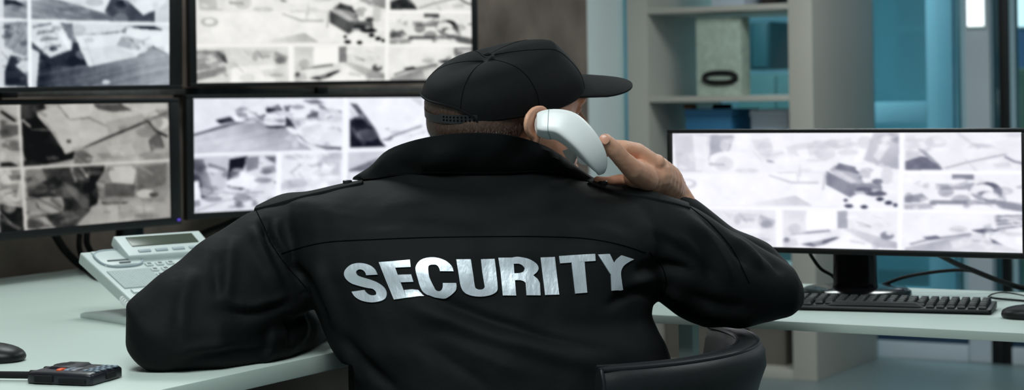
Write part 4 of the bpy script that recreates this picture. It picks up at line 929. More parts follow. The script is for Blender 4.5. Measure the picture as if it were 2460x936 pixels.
# left arm, lying on the desk
LSH, LEL, LWR = P(690, 560, 3.41), P(395, 800, 3.245), P(758, 780, 3.54)
B.chain([(LSH, .050), (LEL, .040), (P(560, 806, 3.27), .030), (P(640, 800, 3.345), .027), (P(700, 791, 3.43), .024), (P(765, 778, 3.57), .022), (P(812, 772, 3.70), .021)])
hl = [P(826, 770, 3.745), P(846, 766, 3.81)]
B.chain([(P(812, 772, 3.70), .021), (hl[0], .024), (hl[1], .027)])
lhand_dir = (hl[1] - hl[0]).normalized()
for i, (off, ln) in enumerate(((-.030, .062), (-.010, .072), (.010, .068), (.028, .052))):
    p0 = hl[1] + Vector((.02, off * .9, .004)); p1 = p0 + lhand_dir * ln * .6 + Vector((.012, 0, .006)); p2 = p1 + lhand_dir * ln * .45 + Vector((.006, 0, -.012))
    B.chain([(hl[1] + Vector((0, off * .8, 0)), .013), (p0, .0125), (p1, .0105), (p2, .0085)], 10, 7)
B.chain([(hl[0] + Vector((0, -.02, 0)), .014), (hl[1] + Vector((.01, -.062, -.004)), .012), (hl[1] + Vector((.05, -.070, -.008)), .0095)], 10, 7)
# right arm, folded back to the ear
RSH, REL, RWR = P(1560, 560, 3.41), P(1845, 690, 3.49), P(1612, 462, 3.535)
B.chain([(RSH, .060), (P(1700, 645, 3.43), .045), (REL, .036), (P(1735, 600, 3.53), .033), (P(1650, 510, 3.54), .028), (RWR, .033)])
B.chain([(RWR, .033), (P(1594, 440, 3.50), .039), (P(1570, 420, 3.455), .038)])
B.chain([(P(1590, 436, 3.495), .034), (P(1552, 428, 3.435), .033), (P(1530, 420, 3.405), .026)])
FING = {
    'thumb': [(1552, 428, 3.405, .024), (1520, 406, 3.365, .0195), (1496, 383, 3.345, .0165), (1473, 357, 3.328, .0158), (1455, 338, 3.316, .0128)],
    'index': [(1585, 412, 3.47, .022), (1566, 388, 3.43, .0170), (1532, 362, 3.415, .0145), (1498, 354, 3.40, .0138), (1462, 350, 3.392, .0118), (1434, 350, 3.385, .0100)],
    'middle': [(1585, 420, 3.48, .020), (1572, 402, 3.45, .0160), (1538, 376, 3.447, .0140), (1506, 364, 3.440, .0132), (1464, 356, 3.425, .0112), (1432, 358, 3.405, .0098)],
    'ring': [(1582, 430, 3.485, .020), (1568, 418, 3.46, .0150), (1540, 392, 3.468, .0132), (1510, 374, 3.466, .0124), (1468, 362, 3.45, .0106), (1436, 366, 3.43, .0095)],
    'little': [(1576, 440, 3.485, .020), (1554, 440, 3.465, .0150), (1522, 436, 3.45, .0125), (1490, 432, 3.438, .0112), (1462, 436, 3.424, .0098), (1436, 434, 3.408, .0088)]}
for k_, v_ in FING.items():
    B.chain([(P(x, y, Y), r) for x, y, Y, r in v_], 12, 8)
for x, y, Y, r in ((1578, 390, 3.432, .0155), (1584, 408, 3.455, .0150)): B.ball(P(x, y, Y), r)
# hips and legs
HIP = Vector((.0, 3.36, .50))
FWD = Vector((-.25, .97, 0)).normalized(); SIDE = Vector((FWD.y, -FWD.x, 0))
LEGS = {}
for s in (-1, 1):
    h = HIP + SIDE * (s * .13) + Vector((0, 0, -.005)); k = h + FWD * .46 + SIDE * (s * .05) + ZZ * .03; an = k + FWD * .10 + Vector((0, 0, -.42)); an.z = .10
    LEGS[s] = (h, k, an)
    B.chain([(h, .085), (k, .058), (an, .038)]); B.chain([(an, .036), (an + FWD * .10 - ZZ * .045, .030)])
body_me = remeshed(B, .0027, 3, 'person')
person = link('person', body_me, M['skin'], None, Vector((HIP.x, HIP.y, 0)))
tag(person, 'person seen from behind in black security jacket and cap, holding a phone', 'person')
dg = bpy.context.evaluated_depsgraph_get()
def bvh_of(me, mw=None):
    return BVHTree.FromPolygons([(mw @ v.co) if mw else v.co.copy() for v in me.vertices], [p.vertices[:] for p in me.polygons])
body_bvh = bvh_of(body_me, Matrix.Translation(person.location))
# eyes and eyebrows
M['eye'] = mat('eye_white', S(228, 224, 218), .2, noise=(40, .02)); M['iris'] = mat('brown_iris', S(60, 40, 28), .2, noise=(80, .2))
for s in (-1, 1):
    e_ = MB().ball(HP(.1200, s * .040, -.021), .0125, .0125, .0105, HX3, 18, 12).build('eye', M['eye'], person)
    MB().ball(HP(.1302, s * .0405, -.0215), .0026, .0055, .0055, HX3, 14, 8).build('iris', M['iris'], e_)
    eb = [HP(.146 - .030 * abs(k - .35) ** 2 - .012 * k, s * (.020 + .045 * k), -.001 + .004 * math.sin(k * 2.6)) for k in [i / 8 for i in range(9)]]
    MB().tube(eb, [.0022, .0034, .004, .004, .0038, .0034, .003, .0024, .0014], 8).build('eyebrow', M['hair'], person)
# thumb nail
n0 = P(1451, 333, 3.318); hit = body_bvh.ray_cast(CAM, (P(1452, 334, 3.3) - CAM).normalized())
if hit[0]:
    p, n = hit[0] + hit[1] * .0006, hit[1]; tdir = (P(1440, 320, 3.31) - P(1470, 358, 3.31)).normalized(); tdir = (tdir - n * tdir.dot(n)).normalized(); sd = n.cross(tdir)
    MB().loft([sup(p + n * z, tdir * .0095 * k, sd * .0075 * k, 20, 2.6) for z, k in ((-.003, 1), (.0, 1), (.0010, .85))]).build('thumb_nail', M['nail'], person)

# ---- jacket: one continuous shell of torso and sleeves
J = MB()
J.loft(torso(1.0, 1.0, LOW))
def limb(secs, hd_cap=True):
    rings = []
    for (ax_, ay_, bx_, by_, Y, hd) in secs:
        a, b = P(ax_, ay_, Y), P(bx_, by_, Y); rings.append(sup((a + b) / 2, (b - a) / 2, Vector((0, hd, 0)), 32, 2.25))
    J.loft(rings)
limb([(705, 464, 810, 690, 3.43, .10), (645, 481, 785, 722, 3.415, .105), (592, 511, 765, 738, 3.395, .105), (500, 574, 728, 752, 3.35, .105), (400, 648, 640, 800, 3.295, .10), (326, 698, 560, 862, 3.26, .095), (303, 722, 500, 885, 3.245, .088), (303, 780, 430, 892, 3.24, .075), (306, 826, 400, 893, 3.24, .06), (322, 850, 380, 891, 3.24, .04)])
limb([(345, 760, 345, 868, 3.24, .05), (380, 730, 385, 888, 3.235, .072), (450, 722, 455, 891, 3.235, .080), (550, 720, 550, 889, 3.27, .085), (640, 725, 640, 873, 3.335, .080), (690, 738, 692, 850, 3.40, .066), (705, 755, 706, 835, 3.42, .045)])
fa = [(P(590, 806, 3.29), .058, .060), (P(640, 800, 3.345), .055, .055), (P(700, 791, 3.43), .050, .046), (P(735, 784, 3.50), .047, .038), (P(765, 778, 3.57), .044, .031), (P(795, 774, 3.65), .041, .028), (P(812, 772, 3.70), .038, .026)]
rings = []
for i, (c, rh, rv) in enumerate(fa):
    t_ = (fa[min(i + 1, len(fa) - 1)][0] - fa[max(i - 1, 0)][0]); t_.z = 0; t_.normalize()
    rings.append(sup(c, Vector((t_.y, -t_.x, 0)) * rh, Vector((0, 0, rv)), 28, 2.2))
J.loft(rings)
limb([(1500, 448, 1490, 690, 3.43, .11), (1560, 462, 1572, 720, 3.42, .11), (1640, 490, 1625, 752, 3.415, .105), (1720, 528, 1695, 784, 3.42, .10), (1800, 575, 1770, 790, 3.435, .095), (1862, 612, 1845, 776, 3.455, .085), (1903, 640, 1895, 760, 3.47, .072), (1925, 680, 1921, 738, 3.48, .045)])
limb([(1908, 700, 1850, 740, 3.50, .07), (1896, 632, 1800, 720, 3.515, .08), (1845, 588, 1740, 700, 3.535, .075), (1770, 545, 1680, 650, 3.545, .070), (1705, 502, 1630, 600, 3.55, .062), (1650, 466, 1600, 550, 3.545, .052), (1622, 457, 1590, 500, 3.54, .043)])
jacket_me = remeshed(J, .0062, 10, 'jacket')

# cloth folds: ridges (+) and grooves (-) that run over the shell, with soft large waves
FOLDS = [  # (amplitude m, half width px, photo points)
    (-.010, 9, [(622, 520), (640, 560), (668, 600), (700, 640), (742, 690)]), (.008, 14, [(610, 540), (622, 590), (650, 650), (690, 712)]),
    (-.007, 8, [(648, 520), (640, 560), (655, 610), (690, 655)]), (.006, 12, [(668, 520), (662, 570), (690, 620), (720, 650)]),
    (-.010, 10, [(726, 640), (745, 690), (770, 740), (786, 780)]), (.007, 14, [(752, 620), (775, 680), (800, 750), (830, 830)]),
    (-.006, 9, [(690, 605), (712, 640), (728, 672)]), (.005, 10, [(530, 715), (600, 735), (660, 722), (700, 705)]), (-.007, 11, [(500, 735), (590, 752), (650, 742), (705, 725)]),
    (.006, 16, [(560, 560), (552, 620), (545, 690), (540, 730)]), (-.005, 14, [(520, 600), (520, 660), (530, 720)]), (.006, 20, [(470, 640), (440, 720), (430, 800)]),
    (-.006, 10, [(430, 872), (520, 850), (600, 842), (680, 830)]), (.005, 12, [(400, 850), (480, 835), (560, 828)]), (-.006, 8, [(680, 760), (700, 790), (690, 830)]), (.005, 9, [(712, 750), (730, 785), (718, 822)]),
    (-.006, 12, [(1000, 700), (1090, 735), (1200, 775), (1330, 815), (1480, 850)]), (.007, 20, [(960, 720), (1060, 765), (1200, 815), (1330, 850), (1450, 890)]),
    (-.007, 14, [(815, 800), (860, 850), (920, 910), (960, 940)]), (.006, 16, [(790, 800), (830, 860), (880, 930)]), (.004, 18, [(1040, 800), (1150, 850), (1280, 900)]), (-.004, 16, [(1000, 820), (1100, 880), (1180, 930)]),
    (-.008, 12, [(1520, 660), (1560, 640), (1620, 640), (1680, 660)]), (.006, 14, [(1510, 690), (1560, 670), (1610, 675)]), (-.007, 10, [(1575, 720), (1540, 700), (1500, 710), (1450, 740)]), (.005, 12, [(1560, 690), (1600, 700), (1650, 730)]),
    (-.008, 9, [(1660, 500), (1720, 545), (1770, 600), (1800, 640)]), (.006, 12, [(1640, 520), (1700, 570), (1740, 630), (1760, 690)]), (-.006, 10, [(1780, 560), (1830, 600), (1865, 630), (1885, 660)]), (.005, 10, [(1750, 560), (1800, 600), (1840, 650)]),
    (-.006, 12, [(1560, 560), (1620, 590), (1690, 640), (1740, 700)]), (.005, 16, [(1600, 560), (1660, 600), (1700, 660)]), (-.005, 14, [(1640, 700), (1720, 730), (1800, 735)]), (.005, 16, [(1680, 740), (1760, 765), (1830, 760)]),
    (.003, 26, [(900, 500), (1050, 480), (1200, 470), (1350, 490)]), (-.003, 20, [(860, 540), (1000, 520), (1150, 515)]), (.003, 22, [(700, 480), (780, 500), (850, 550)]), (-.003, 16, [(1380, 500), (1460, 530), (1540, 560)]), (.003, 20, [(1200, 540), (1350, 530), (1480, 545)])]
def displace(me, folds, waves):
    co = coords(me); nn = np.empty(len(me.vertices) * 3, np.float32); me.vertices.foreach_get('normal', nn); nn = nn.reshape(-1, 3).astype(float)
    px = project(co); tocam = np.array(CAM) - co; tocam /= np.linalg.norm(tocam, axis=1)[:, None]
    face = np.clip((nn * tocam).sum(1) * 2.5, 0, 1); d_ = np.zeros(len(co))
    for amp, wd, pts in folds:
        amp *= 1.35; pts = cr(pts, 5); best = np.full(len(co), 1e9); tt = np.zeros(len(co))
        for i, (a, b) in enumerate(zip(pts[:-1], pts[1:])):
            e = b - a; t = np.clip(((px - a) @ e) / (e @ e + 1e-9), 0, 1); q = np.linalg.norm(px - (a + t[:, None] * e), axis=1)
            k = q < best; best[k] = q[k]; tt[k] = (i + t[k]) / (len(pts) - 1)
        taper = np.clip(np.sin(np.pi * np.clip(tt, .02, .98)) * 1.4, 0, 1)
        d_ += amp * np.exp(-(best / wd) ** 2) * taper * face
    x, y, z = co.T
    for amp, f, ph in waves:
        d_ += amp * np.sin(f[0] * x + f[1] * y + f[2] * z + ph + 1.3 * np.sin(f[2] * x * .7 - f[0] * z * .9 + ph))
    co += nn * d_[:, None]; me.vertices.foreach_set('co', co.astype(np.float32).ravel()); me.update()
displace(jacket_me, FOLDS, [(.0022, (17, 9, -22), .4), (.0016, (-29, 14, 31), 1.7), (.0010, (47, 33, 38), 2.9)])
relax(jacket_me, 2)
# keep the sleeve on the desk top, not in it
co_ = coords(jacket_me); left = (co_[:, 0] < -.28) & (co_[:, 2] < DESK_Z + .0015) & (co_[:, 2] > DESK_Z - .06); co_[left, 2] = DESK_Z + .0015; jacket_me.vertices.foreach_set('co', co_.astype(np.float32).ravel()); jacket_me.update()
jacket_bvh = bvh_of(jacket_me)
jacket = link('jacket', jacket_me, M['jacket'], person)
def on_jacket(px, py, off=.002):
    h = jacket_bvh.ray_cast(CAM, ray(px, py))
    if h[0] is None: return None
    n = h[1] if h[1].dot(ray(px, py)) < 0 else -h[1]
    return h[0] + n * off
def drop(x, Y, off=.003):
    h = jacket_bvh.ray_cast(Vector((x, Y, 1.6)), Vector((0, 0, -1)))
    return (h[0] + Vector((0, 0, off))) if h[0] else None

# seams: yoke, collar base, sleeve seams
def seam(pts, r=.0011):
    ps = [on_jacket(p[0], p[1], .0004) for p in cr(pts, 8)]; ps = [p for p in ps if p is not None]
    MB().tube(ps, r, 6).build('seam', M['seam'], jacket)
seam([(676, 608), (740, 590), (800, 580), (900, 575), (1000, 571), (1100, 569), (1200, 568), (1300, 568), (1400, 572), (1480, 585), (1550, 606)])
seam([(614, 502), (632, 540), (655, 590), (690, 640), (735, 690)], .0010)
seam([(1560, 606), (1590, 640), (1600, 680), (1588, 715)], .0010)
seam([(1655, 495), (1710, 540), (1760, 600), (1800, 680)], .0010)

# embroidered lettering
def lettering():
    b = MB(); UP = 6.239
    def strip(L_, R_, ox, n=4, m=4, smooth=True):
        L_ = [(ox + x / UP, 590 + y / UP) for x, y in L_]; R_ = [(ox + x / UP, 590 + y / UP) for x, y in R_]
        if smooth and len(L_) > 2: L_, R_ = cr(L_, n), cr(R_, n)
        else:
            f = lambda q: [np.array(q[0]) + (np.array(q[-1]) - np.array(q[0])) * k / 10 for k in range(11)] if len(q) == 2 else [np.array(a) + (np.array(c) - np.array(a)) * k / n for a, c in zip(q[:-1], q[1:]) for k in range(n)] + [np.array(q[-1])]
            L_, R_ = f(L_), f(R_)
        top = []; bot = []
        for a, c in zip(L_, R_):
            row = [np.array(a) + (np.array(c) - np.array(a)) * k / m for k in range(m + 1)]
            e0 = [on_jacket(q[0], q[1], .0028) for q in row]; e1 = [on_jacket(q[0], q[1], -.0005) for q in row]
            if None in e0 or None in e1: continue
            top.append(e0); bot.append(e1)
        b.loft([[*t_, *u_[::-1]] for t_, u_ in zip(top, bot)])
    strip([(548, 432), (510, 355), (430, 293), (300, 262), (170, 280), (80, 345), (48, 420), (80, 495), (160, 560), (280, 602), (400, 632), (475, 645), (525, 690), (525, 735), (470, 745), (410, 725), (372, 692), (350, 662)],
          [(382, 440), (365, 400), (335, 368), (290, 355), (250, 365), (230, 390), (235, 425), (265, 452), (340, 478), (440, 507), (560, 558), (655, 635), (687, 730), (640, 812), (480, 850), (320, 825), (215, 765), (162, 688)], 820)
    strip([(567, 250), (680, 530), (795, 808)], [(775, 235), (880, 520), (985, 783)], 820, smooth=False)
    strip([(775, 235), (1030, 215)], [(800, 332), (1042, 322)], 820); strip([(842, 435), (1050, 432)], [(895, 548), (1085, 542)], 820); strip([(945, 665), (1060, 655), (1155, 662), (1240, 755)], [(985, 783), (1060, 775), (1150, 762), (1239, 757)], 820, smooth=False)
    strip([(1685, 385), (1650, 300), (1540, 215), (1370, 178), (1200, 215), (1115, 330), (1150, 500), (1200, 650), (1260, 720), (1400, 770), (1570, 780), (1700, 690), (1727, 620), (1722, 558)],
          [(1480, 385), (1465, 335), (1430, 295), (1370, 288), (1320, 300), (1305, 345), (1320, 470), (1390, 620), (1425, 670), (1470, 682), (1505, 660), (1520, 620), (1522, 590), (1520, 560)], 820)
    strip([(1725, 208), (1760, 430), (1790, 610), (1850, 705), (1960, 750), (2100, 762), (2240, 738), (2330, 685), (2343, 600), (2321, 400), (2299, 198)],
          [(1940, 205), (1975, 430), (2003, 610), (2030, 645), (2055, 655), (2090, 657), (2125, 648), (2148, 620), (2145, 590), (2112, 400), (2090, 205)], 820)
    strip([(232, 182), (265, 400), (300, 745)], [(455, 178), (472, 420), (500, 748)], 1160, smooth=False)
    strip([(450, 174), (540, 168), (690, 200), (800, 270), (832, 340), (805, 400), (750, 445)], [(455, 272), (530, 270), (585, 290), (620, 330), (622, 352), (600, 395), (550, 412)], 1160)
    strip([(470, 418), (600, 412), (750, 443), (820, 505), (850, 560), (862, 745)], [(482, 520), (560, 520), (610, 535), (637, 560), (642, 600), (652, 745)], 1160, smooth=False)
    strip([(862, 178), (930, 740)], [(1075, 172), (1143, 735)], 1160)
    strip([(1138, 160), (1680, 125)], [(1155, 268), (1687, 230)], 1160); strip([(1325, 255), (1380, 720)], [(1520, 245), (1558, 705)], 1160)
    strip([(1722, 135), (1830, 305), (1912, 435)], [(1895, 125), (1930, 200), (1962, 268)], 1160, smooth=False)
    strip([(2070, 145), (1990, 215), (1940, 310), (1915, 420), (1920, 560), (1925, 672)], [(2255, 203), (2170, 250), (2095, 310), (2058, 400), (2070, 530), (2090, 655)], 1160)
    o = b.build('lettering', M['thread'], jacket); o['label'] = 'silver embroidered word SECURITY'
lettering()

# shoulder straps with buttons
def epaulette(px0, px1, ym, Y, hw, button):
    top = []; n = 22
    for i in range(n):
        f = i / (n - 1); x = P(px0 + (px1 - px0) * f, ym, Y).x; wd = hw * (1 - .25 * f) * min(1, .45 + (1 - f) * 8) * min(1, .7 + f * 3)
        row = [drop(x, Y + wd * k, 0) for k in (-1, -.5, 0, .5, 1)]
        if None in row: continue
        top.append(row)
    for _ in range(6):
        top = [top[0]] + [[(a + b * 2 + c_) / 4 for a, b, c_ in zip(top[i - 1], top[i], top[i + 1])] for i in range(1, len(top) - 1)] + [top[-1]]
    rings = []
    for row in top:
        rings.append([p + Vector((0, 0, .0065 - .002 * abs(k))) for p, k in zip(row, (-1, -.5, 0, .5, 1))] + [p - Vector((0, 0, .004)) for p in row[::-1]])
    s = MB().loft(rings).build('shoulder_strap', M['jacket'], jacket, bevel=.0015)
    c = top[int(n * button)][2] + Vector((0, 0, .0065))
    MB().loft([sup(c + Vector((0, 0, z)), Vector((.0085 * k, 0, 0)), Vector((0, .0085 * k, 0)), 18, 2) for z, k in ((-.002, 1), (.003, 1), (.004, .8), (.0032, .5))]).build('button', M['strap'], s)
epaulette(614, 872, 470, 3.40, .034, .86)
epaulette(1655, 1415, 470, 3.40, .034, .86)

# collar: stands up round the neck and folds down over the yoke
def collar():
    secs = []
    T = [(868, 428, 3.49), (896, 392, 3.455), (945, 352, 3.40), (1035, 328, 3.335), (1130, 320, 3.312), (1215, 324, 3.312), (1290, 342, 3.335), (1345, 370, 3.38), (1398, 408, 3.45), (1428, 432, 3.50)]
    Bm = [(868, 434, 3.475), (900, 432, 3.42), (955, 424, 3.36), (1040, 421, 3.305), (1130, 422, 3.28), (1215, 421, 3.278), (1295, 418, 3.295), (1350, 424, 3.34), (1400, 434, 3.41), (1432, 440, 3.49)]
    t_, b_ = cr(T, 5), cr(Bm, 5)
    for i, (a, c) in enumerate(zip(t_, b_)):
        pa = P(*a); pb = on_jacket(c[0], c[1], .003) or P(*c); pb = pb if abs(pb.y - c[2]) < .12 else P(*c); f = i / (len(t_) - 1)
        inw = Vector((0, 1, 0)) if True else None
        cen = Vector((P(1180, 380, 3.47).x, 3.50, 0)); inn = cen - Vector((pa.x, pa.y, 0)); inn.normalize()
        out = []
        wob = .005 * math.sin(f * 19 + .5) + .004 * math.sin(f * 37 + 1)
        for k in range(6):
            g = k / 5; bulge = .010 * math.sin(math.pi * g) + wob * (math.sin(math.pi * g * .9) + .6 * math.sin(2 * math.pi * g + f * 9))
            out.append(pa.lerp(pb, g) - inn * bulge)
        rim = [pa + inn * .008 + Vector((0, 0, .001))]
        inner = [pa + inn * .014 - Vector((0, 0, .006)), pa.lerp(pb, .45) + inn * .016, pb + inn * .018 + Vector((0, 0, -.004))]
        secs.append(out[::-1] + rim + inner)
    MB().loft(secs).build('collar', M['jacket'], jacket)
    MB().tube([pb_ for pb_ in [P(c[0], c[1] - 7, c[2] - .009) for c in b_[8:-12]]], .0007, 6).build('seam', M['seam'], jacket)
collar()
# pale shirt collar below the jaw
sc_ = [P(1350, 362, 3.372), P(1373, 354, 3.368), P(1391, 363, 3.372), P(1377, 394, 3.372), P(1360, 380, 3.368)]
MB().prism(sc_, (.002, .006, 0)).build('shirt_collar', mat('pale_shirt_cotton', S(190, 192, 186), .8, noise=(90, .05)), person, bevel=.0015)

# ---- trousers and shoes
TR = MB()
TR.ball(HIP + Vector((0, .0, .03)), .275, .20, .11, None, 28, 14)
for s in (-1, 1):
    h, k, an = LEGS[s]; TR.chain([(h + FWD * .02, .100), (k, .075), (k - ZZ * .02, .074), (an + ZZ * .02, .058)], 18, 10)
tr_me = remeshed(TR, .009, 8, 'trousers'); link('trousers', tr_me, M['trousers'], person)
for s in (-1, 1):
    h, k, an = LEGS[s]; f0 = Vector((an.x, an.y, 0)) - FWD * .045
    rings = []
    for d_, wd, ht in ((.0, .026, .05), (.015, .036, .082), (.06, .042, .092), (.12, .044, .074), (.17, .047, .054), (.215, .042, .044), (.24, .026, .034), (.246, .012, .024)):
        c = f0 + FWD * d_; rings.append([c + SIDE * (wd * x) + ZZ * z for x, z in ((-1, .0), (1, .0), (1.02, .012), (.95, ht * .55), (.55, ht * .95), (0, ht), (-.55, ht * .95), (-.95, ht * .55), (-1.02, .012))])
    sh = MB().loft(rings).build('shoe', M['shoe'], person)
    MB().loft([[f0 + FWD * d_ + SIDE * (wd * x) + ZZ * z for x, z in ((-1, 0), (1, 0), (1, .012), (-1, .012))] for d_, wd in ((-.002, .03), (.02, .040), (.08, .045), (.17, .050), (.22, .044), (.249, .02))]).build('sole', M['matte_black'], sh, bevel=.002)

# ---- cap
CT = math.radians(13)                                   # leans towards his right
CF, CRr, CZ = FD, (FR * math.cos(CT) - ZZ * math.sin(CT)), (ZZ * math.cos(CT) + FR * math.sin(CT))
tip = math.radians(10); CF, CZ = (CF * math.cos(tip) + CZ * math.sin(tip)), (CZ * math.cos(tip) - CF * math.sin(tip))
C0 = HP(.0, .0, .016)
APX = -.036
def prof(tab, t):
    k = t * (len(tab) - 1); i = min(int(k), len(tab) - 2); f = k - i
    return (tab[i][0] + (tab[i + 1][0] - tab[i][0]) * f, tab[i][1] + (tab[i + 1][1] - tab[i][1]) * f)
P_F = [tuple(q) for q in cr([(1.0, 0), (.975, .28), (.92, .50), (.83, .78), (.755, .975), (.70, 1.02), (.40, 1.04), (0, .985)], 6)]
P_B = [tuple(q) for q in cr([(1.0, 0), (.99, .22), (.94, .45), (.82, .68), (.60, .86), (.30, .955), (0, .96)], 6)]
P_S = [tuple(q) for q in cr([(1.0, 0), (.99, .25), (.94, .50), (.80, .76), (.58, .93), (.30, .985), (0, .96)], 6)]
CAP_H = .083
def cap_pt(phi, t, off=0.0):
    """phi 0 = front, + towards his right; t 0 = rim, 1 = button"""
    c, s = math.cos(phi), math.sin(phi)
    rf, rb, rs = .153, .168, .126
    x = (rf if c > 0 else rb) * c; y = rs * s
    wf, wb, ws = max(0, c) ** 1.6, max(0, -c) ** 1.6, abs(s) ** 1.6; W_ = wf + wb + ws
    a, b, d = prof(P_F, t), prof(P_B, t), prof(P_S, t)
    rad = (a[0] * wf + b[0] * wb + d[0] * ws) / W_; z = (a[1] * wf + b[1] * wb + d[1] * ws) / W_ * CAP_H
    ax_ = APX * min(1, (1 - rad) * 1.15)
    return C0 + CF * (x * (rad + off / .15) + ax_) + CRr * (y * (rad + off / .13)) + CZ * (z - .006 * abs(s) ** 2 - .012 * max(0, -c) ** 2 + off)
def arch(phi):
    a = abs(abs(phi) - math.pi)          # distance from the back
    return .27 * (1 - (a / .80) ** 3.2) ** .8 if a < .80 else 0.0
NP_, NT = 128, 26
out = []; inn = []
for k in range(NP_):
    phi = -math.pi + 2 * math.pi * k / NP_; t0 = arch(phi)
    col = [cap_pt(phi, t0 + (1 - t0) * j / NT) for j in range(NT)]; out.append(col)
    inn.append([cap_pt(phi, t0 + (1 - t0) * j / NT, -.003) for j in range(NT)])
cm = MB(); vs = [p for c in out for p in c] + [p for c in inn for p in c]; nO = NP_ * NT; fs = []
for k in range(NP_):
    k2 = (k + 1) % NP_
    for j in range(NT - 1):
        fs.append([k * NT + j, k2 * NT + j, k2 * NT + j + 1, k * NT + j + 1]); fs.append([nO + k * NT + j, nO + k * NT + j + 1, nO + k2 * NT + j + 1, nO + k2 * NT + j])
    fs.append([k * NT, nO + k * NT, nO + k2 * NT, k2 * NT])
fs.append([k * NT + NT - 1 for k in range(NP_)]); fs.append([nO + k * NT + NT - 1 for k in range(NP_)][::-1])
cm.add(vs, fs)
cap = cm.build('cap', M['cap'], person)
MB().ball(cap_pt(0, 1) + CZ * .0005, .008, .008, .003, (CF, CRr, CZ), 16, 8).build('cap_button', M['cap'], cap)
sm_ = []
for phi in (.55, -.55, 1.62, -1.62, 2.55, -2.55):
    t0 = arch(phi); MB().tube([cap_pt(phi, t0 + (1 - t0) * j / 30, .0) for j in range(30)], .0007, 6).build('seam', M['seam'], cap)
# brim
br_t, br_b = [], []
NA = 40
rows = []
for k in range(NA + 1):
    phi = math.radians(-50 + 100 * k / NA); e = math.cos(phi / math.radians(50) * math.pi / 2)
    a = cap_pt(phi, 0.015, -.002); ln = .120 * max(0.0, e) ** .27 + .001
    rows.append([a + CF * (ln * g) + CZ * ((-.016 * g - .008 * g * g) * ln / .12) for g in (0, .25, .5, .75, .92, 1.0)])
bm_ = MB(); n6 = 6; th = .0032
vs = [p + CZ * th / 2 for r in rows for p in r] + [p - CZ * th / 2 for r in rows for p in r]; o_ = len(rows) * n6; fs = []
for k in range(NA):
    for j in range(n6 - 1):
        a = k * n6 + j; fs.append([a, a + 1, a + n6 + 1, a + n6]); fs.append([o_ + a, o_ + a + n6, o_ + a + n6 + 1, o_ + a + 1])
    a = k * n6; fs.append([a, a + n6, o_ + a + n6, o_ + a]); a += n6 - 1; fs.append([a, o_ + a, o_ + a + n6, a + n6])
fs.append([j for j in range(n6)] + [o_ + j for j in range(n6)][::-1]); q = NA * n6; fs.append([q + j for j in range(n6)][::-1] + [o_ + q + j for j in range(n6)])
bm_.add(vs, fs).build('brim', M['cap'], cap, bevel=.0)
# snap strap over the back opening
def strap_pt(phi, h, off): return cap_pt(phi, 0, off) + CZ * h
def band(p0, p1, h0, h1, off0, n=30, off1=None):
    rings = []
    for k in range(n + 1):
        phi = p0 + (p1 - p0) * k / n; off = off0 + ((off1 if off1 is not None else off0) - off0) * min(1, max(0, (phi - math.pi + .3) / .7))
        rings.append([strap_pt(phi, h0, off), strap_pt(phi, h1, off), strap_pt(phi, h1, off + .002), strap_pt(phi, h0, off + .002)])
    return MB().loft(rings)
st = band(math.pi - .86, math.pi + .86, -.003, .011, -.0045, off1=-.009).build('snap_strap', M['strap'], cap)
band(math.pi - .80, math.pi - .25, -.004, .013, -.002).build('snap_strap', M['strap'], cap)
pg = MB()
for k in range(9):
    for h in (.004, .010):
        ph = math.pi - .76 + k * .052; pg.ball(strap_pt(ph, h - .002, .0004), .0017, .0017, .0017, None, 8, 6)
pg.build('strap_studs', M['seam'], st)
hm = MB().tube([cap_pt(math.pi + a, arch(math.pi - abs(a)), .0004) for a in [-.80 + 1.6 * k / 40 for k in range(41)]], .0022, 6); hm.build('opening_edge', M['cap'], cap)

# ---- hair below the cap
def hair_z(phi):
    c = math.cos(phi); return -.098 if c < -.35 else (-.098 + (.080) * min(1, (c + .35) / .5))
head_bvh = bvh_of(remeshed(head_only, .005, 3, 'head_only'))
hs = MB(); rnd = random.Random(5)
def head_hit(phi, z):
    o_ = HP(-.02, 0, z); d_ = FD * math.cos(phi) + FR * math.sin(phi)
    h = head_bvh.ray_cast(o_ + d_ * .5, -d_)
    return (h[0], d_) if h[0] else (o_ + d_ * .1, d_)
shell_o, shell_i = [], []
NPH, NZ = 70, 14
for k in range(NPH + 1):
    phi = math.pi * 2 / 2 + math.radians(-118 + 236 * k / NPH); zl = hair_z(phi); zh = .012; co_l = []; ci_l = []
    for j in range(NZ + 1):
        z = zl + (zh - zl) * j / NZ; p, d_ = head_hit(phi, z); f = j / NZ
        near_ear = abs(abs(phi - math.pi) - math.radians(88)) < .42
        o2 = (.0012 + .0052 * min(1, f * 2.2)); co_l.append(p + d_ * o2); ci_l.append(p - d_ * .003)
    shell_o.append(co_l); shell_i.append(ci_l)
hm_ = MB().loft([a + b[::-1] for a, b in zip(shell_o, shell_i)])
for i in range(9000):
    k = rnd.random() * (NPH - 1); j = rnd.random() * NZ; a = shell_o[int(k)][int(min(j, NZ))]; b = shell_o[int(k) + 1][int(min(j, NZ))]; p = a.lerp(b, k - int(k))
    if j < NZ: p = p.lerp(shell_o[int(k)][int(j) + 1], j - int(j))
    phi = math.pi + math.radians(-118 + 236 * k / NPH); d_ = FD * math.cos(phi) + FR * math.sin(phi); tg = FD * -math.sin(phi) + FR * math.cos(phi)
    ln = .004 + .007 * rnd.random(); dr = (ZZ * -1 + d_ * (.12 + .28 * rnd.random()) + tg * (rnd.random() - .35) * .9).normalized(); wd = tg * .00042
    p = p - d_ * .001
    zc_ = (p - C0).dot(CZ)
    if (abs(phi - math.pi) > .72 and zc_ > -.020) or zc_ > .022: continue
    hm_.add([p - wd, p + wd, p + dr * ln + d_ * -.0005], [[0, 1, 2]])
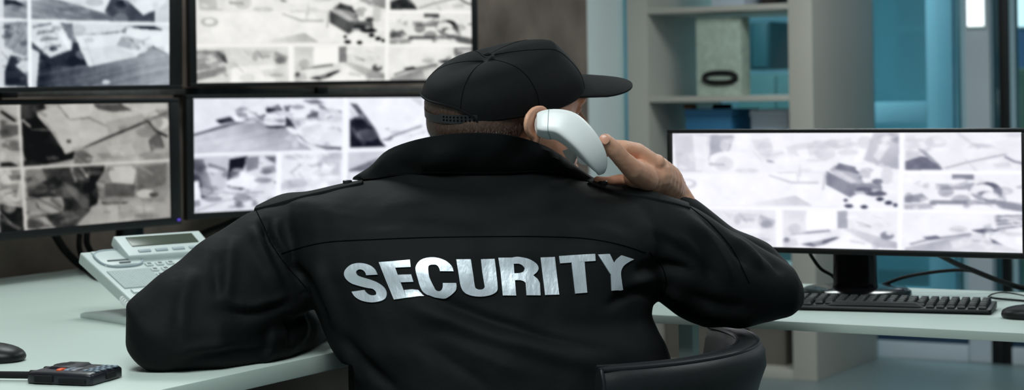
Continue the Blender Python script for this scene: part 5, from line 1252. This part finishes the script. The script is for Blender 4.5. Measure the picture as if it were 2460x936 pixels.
hair_o = hm_.build('hair', M['hair'], person)

# ---- telephone handset held to the ear: a thing of its own
def handset():
    t = thing('telephone_handset', P(1365, 330, 3.33), 'white telephone handset held to the guard\'s right ear', 'telephone handset')
    S_ = [(1288, 300, 3.309, 16, .016), (1292, 300, 3.309, 26, .025), (1307, 299, 3.308, 33, .030), (1338, 299, 3.304, 37, .032), (1364, 307, 3.302, 41, .032), (1388, 326, 3.302, 40, .031), (1408, 348, 3.306, 37, .030), (1423, 370, 3.314, 32, .030), (1433, 390, 3.324, 24, .029), (1437, 402, 3.330, 14, .025), (1438, 409, 3.335, 6, .014)]
    S_ = cr(S_, 4); rings = []; pts = [P(q[0], q[1], q[2]) for q in S_]
    for i, q in enumerate(S_):
        tg = (pts[min(i + 1, len(pts) - 1)] - pts[max(i - 1, 0)]).normalized()
        dep = Vector((.25, 1, .1)); dep = (dep - tg * dep.dot(tg)).normalized(); side = tg.cross(dep).normalized()
        r0 = q[3] * q[2] / FPX; r1 = q[4]
        tw = math.radians(30); e1 = side * math.cos(tw) + dep * math.sin(tw); e2 = dep * math.cos(tw) - side * math.sin(tw)
        rings.append(sup(pts[i], e1 * (r0 * .86), e2 * (r1 * .74), 36, 5.5))
    MB().loft(rings).build('body', M['handset'], t)
    # ear and mouth caps on the inner side, line where the two halves meet
    tg = (P(1366, 305, 3.302) - P(1312, 296, 3.308)).normalized()
    MB().tube([rings[10][k] + (rings[10][k] - pts[10]).normalized() * .0002 for k in list(range(36)) + [0]], .0007, 6).build('shell_joint', M['phone_grey'], t)
    e_in = P(1322, 300, 3.338); m_in = P(1412, 374, 3.372)
    for c, r in ((e_in, .026), (m_in, .018)):
        d_ = Vector((.2, .95, -.1)).normalized(); x = d_.cross(ZZ).normalized(); y = x.cross(d_)
        MB().loft([sup(c + d_ * z, x * (r * k), y * (r * k), 24, 2.3) for z, k in ((-.014, 1), (.002, 1), (.005, .85), (.0045, .4))]).build('ear_cap' if r > .02 else 'mouth_cap', M['handset'], t)
handset()
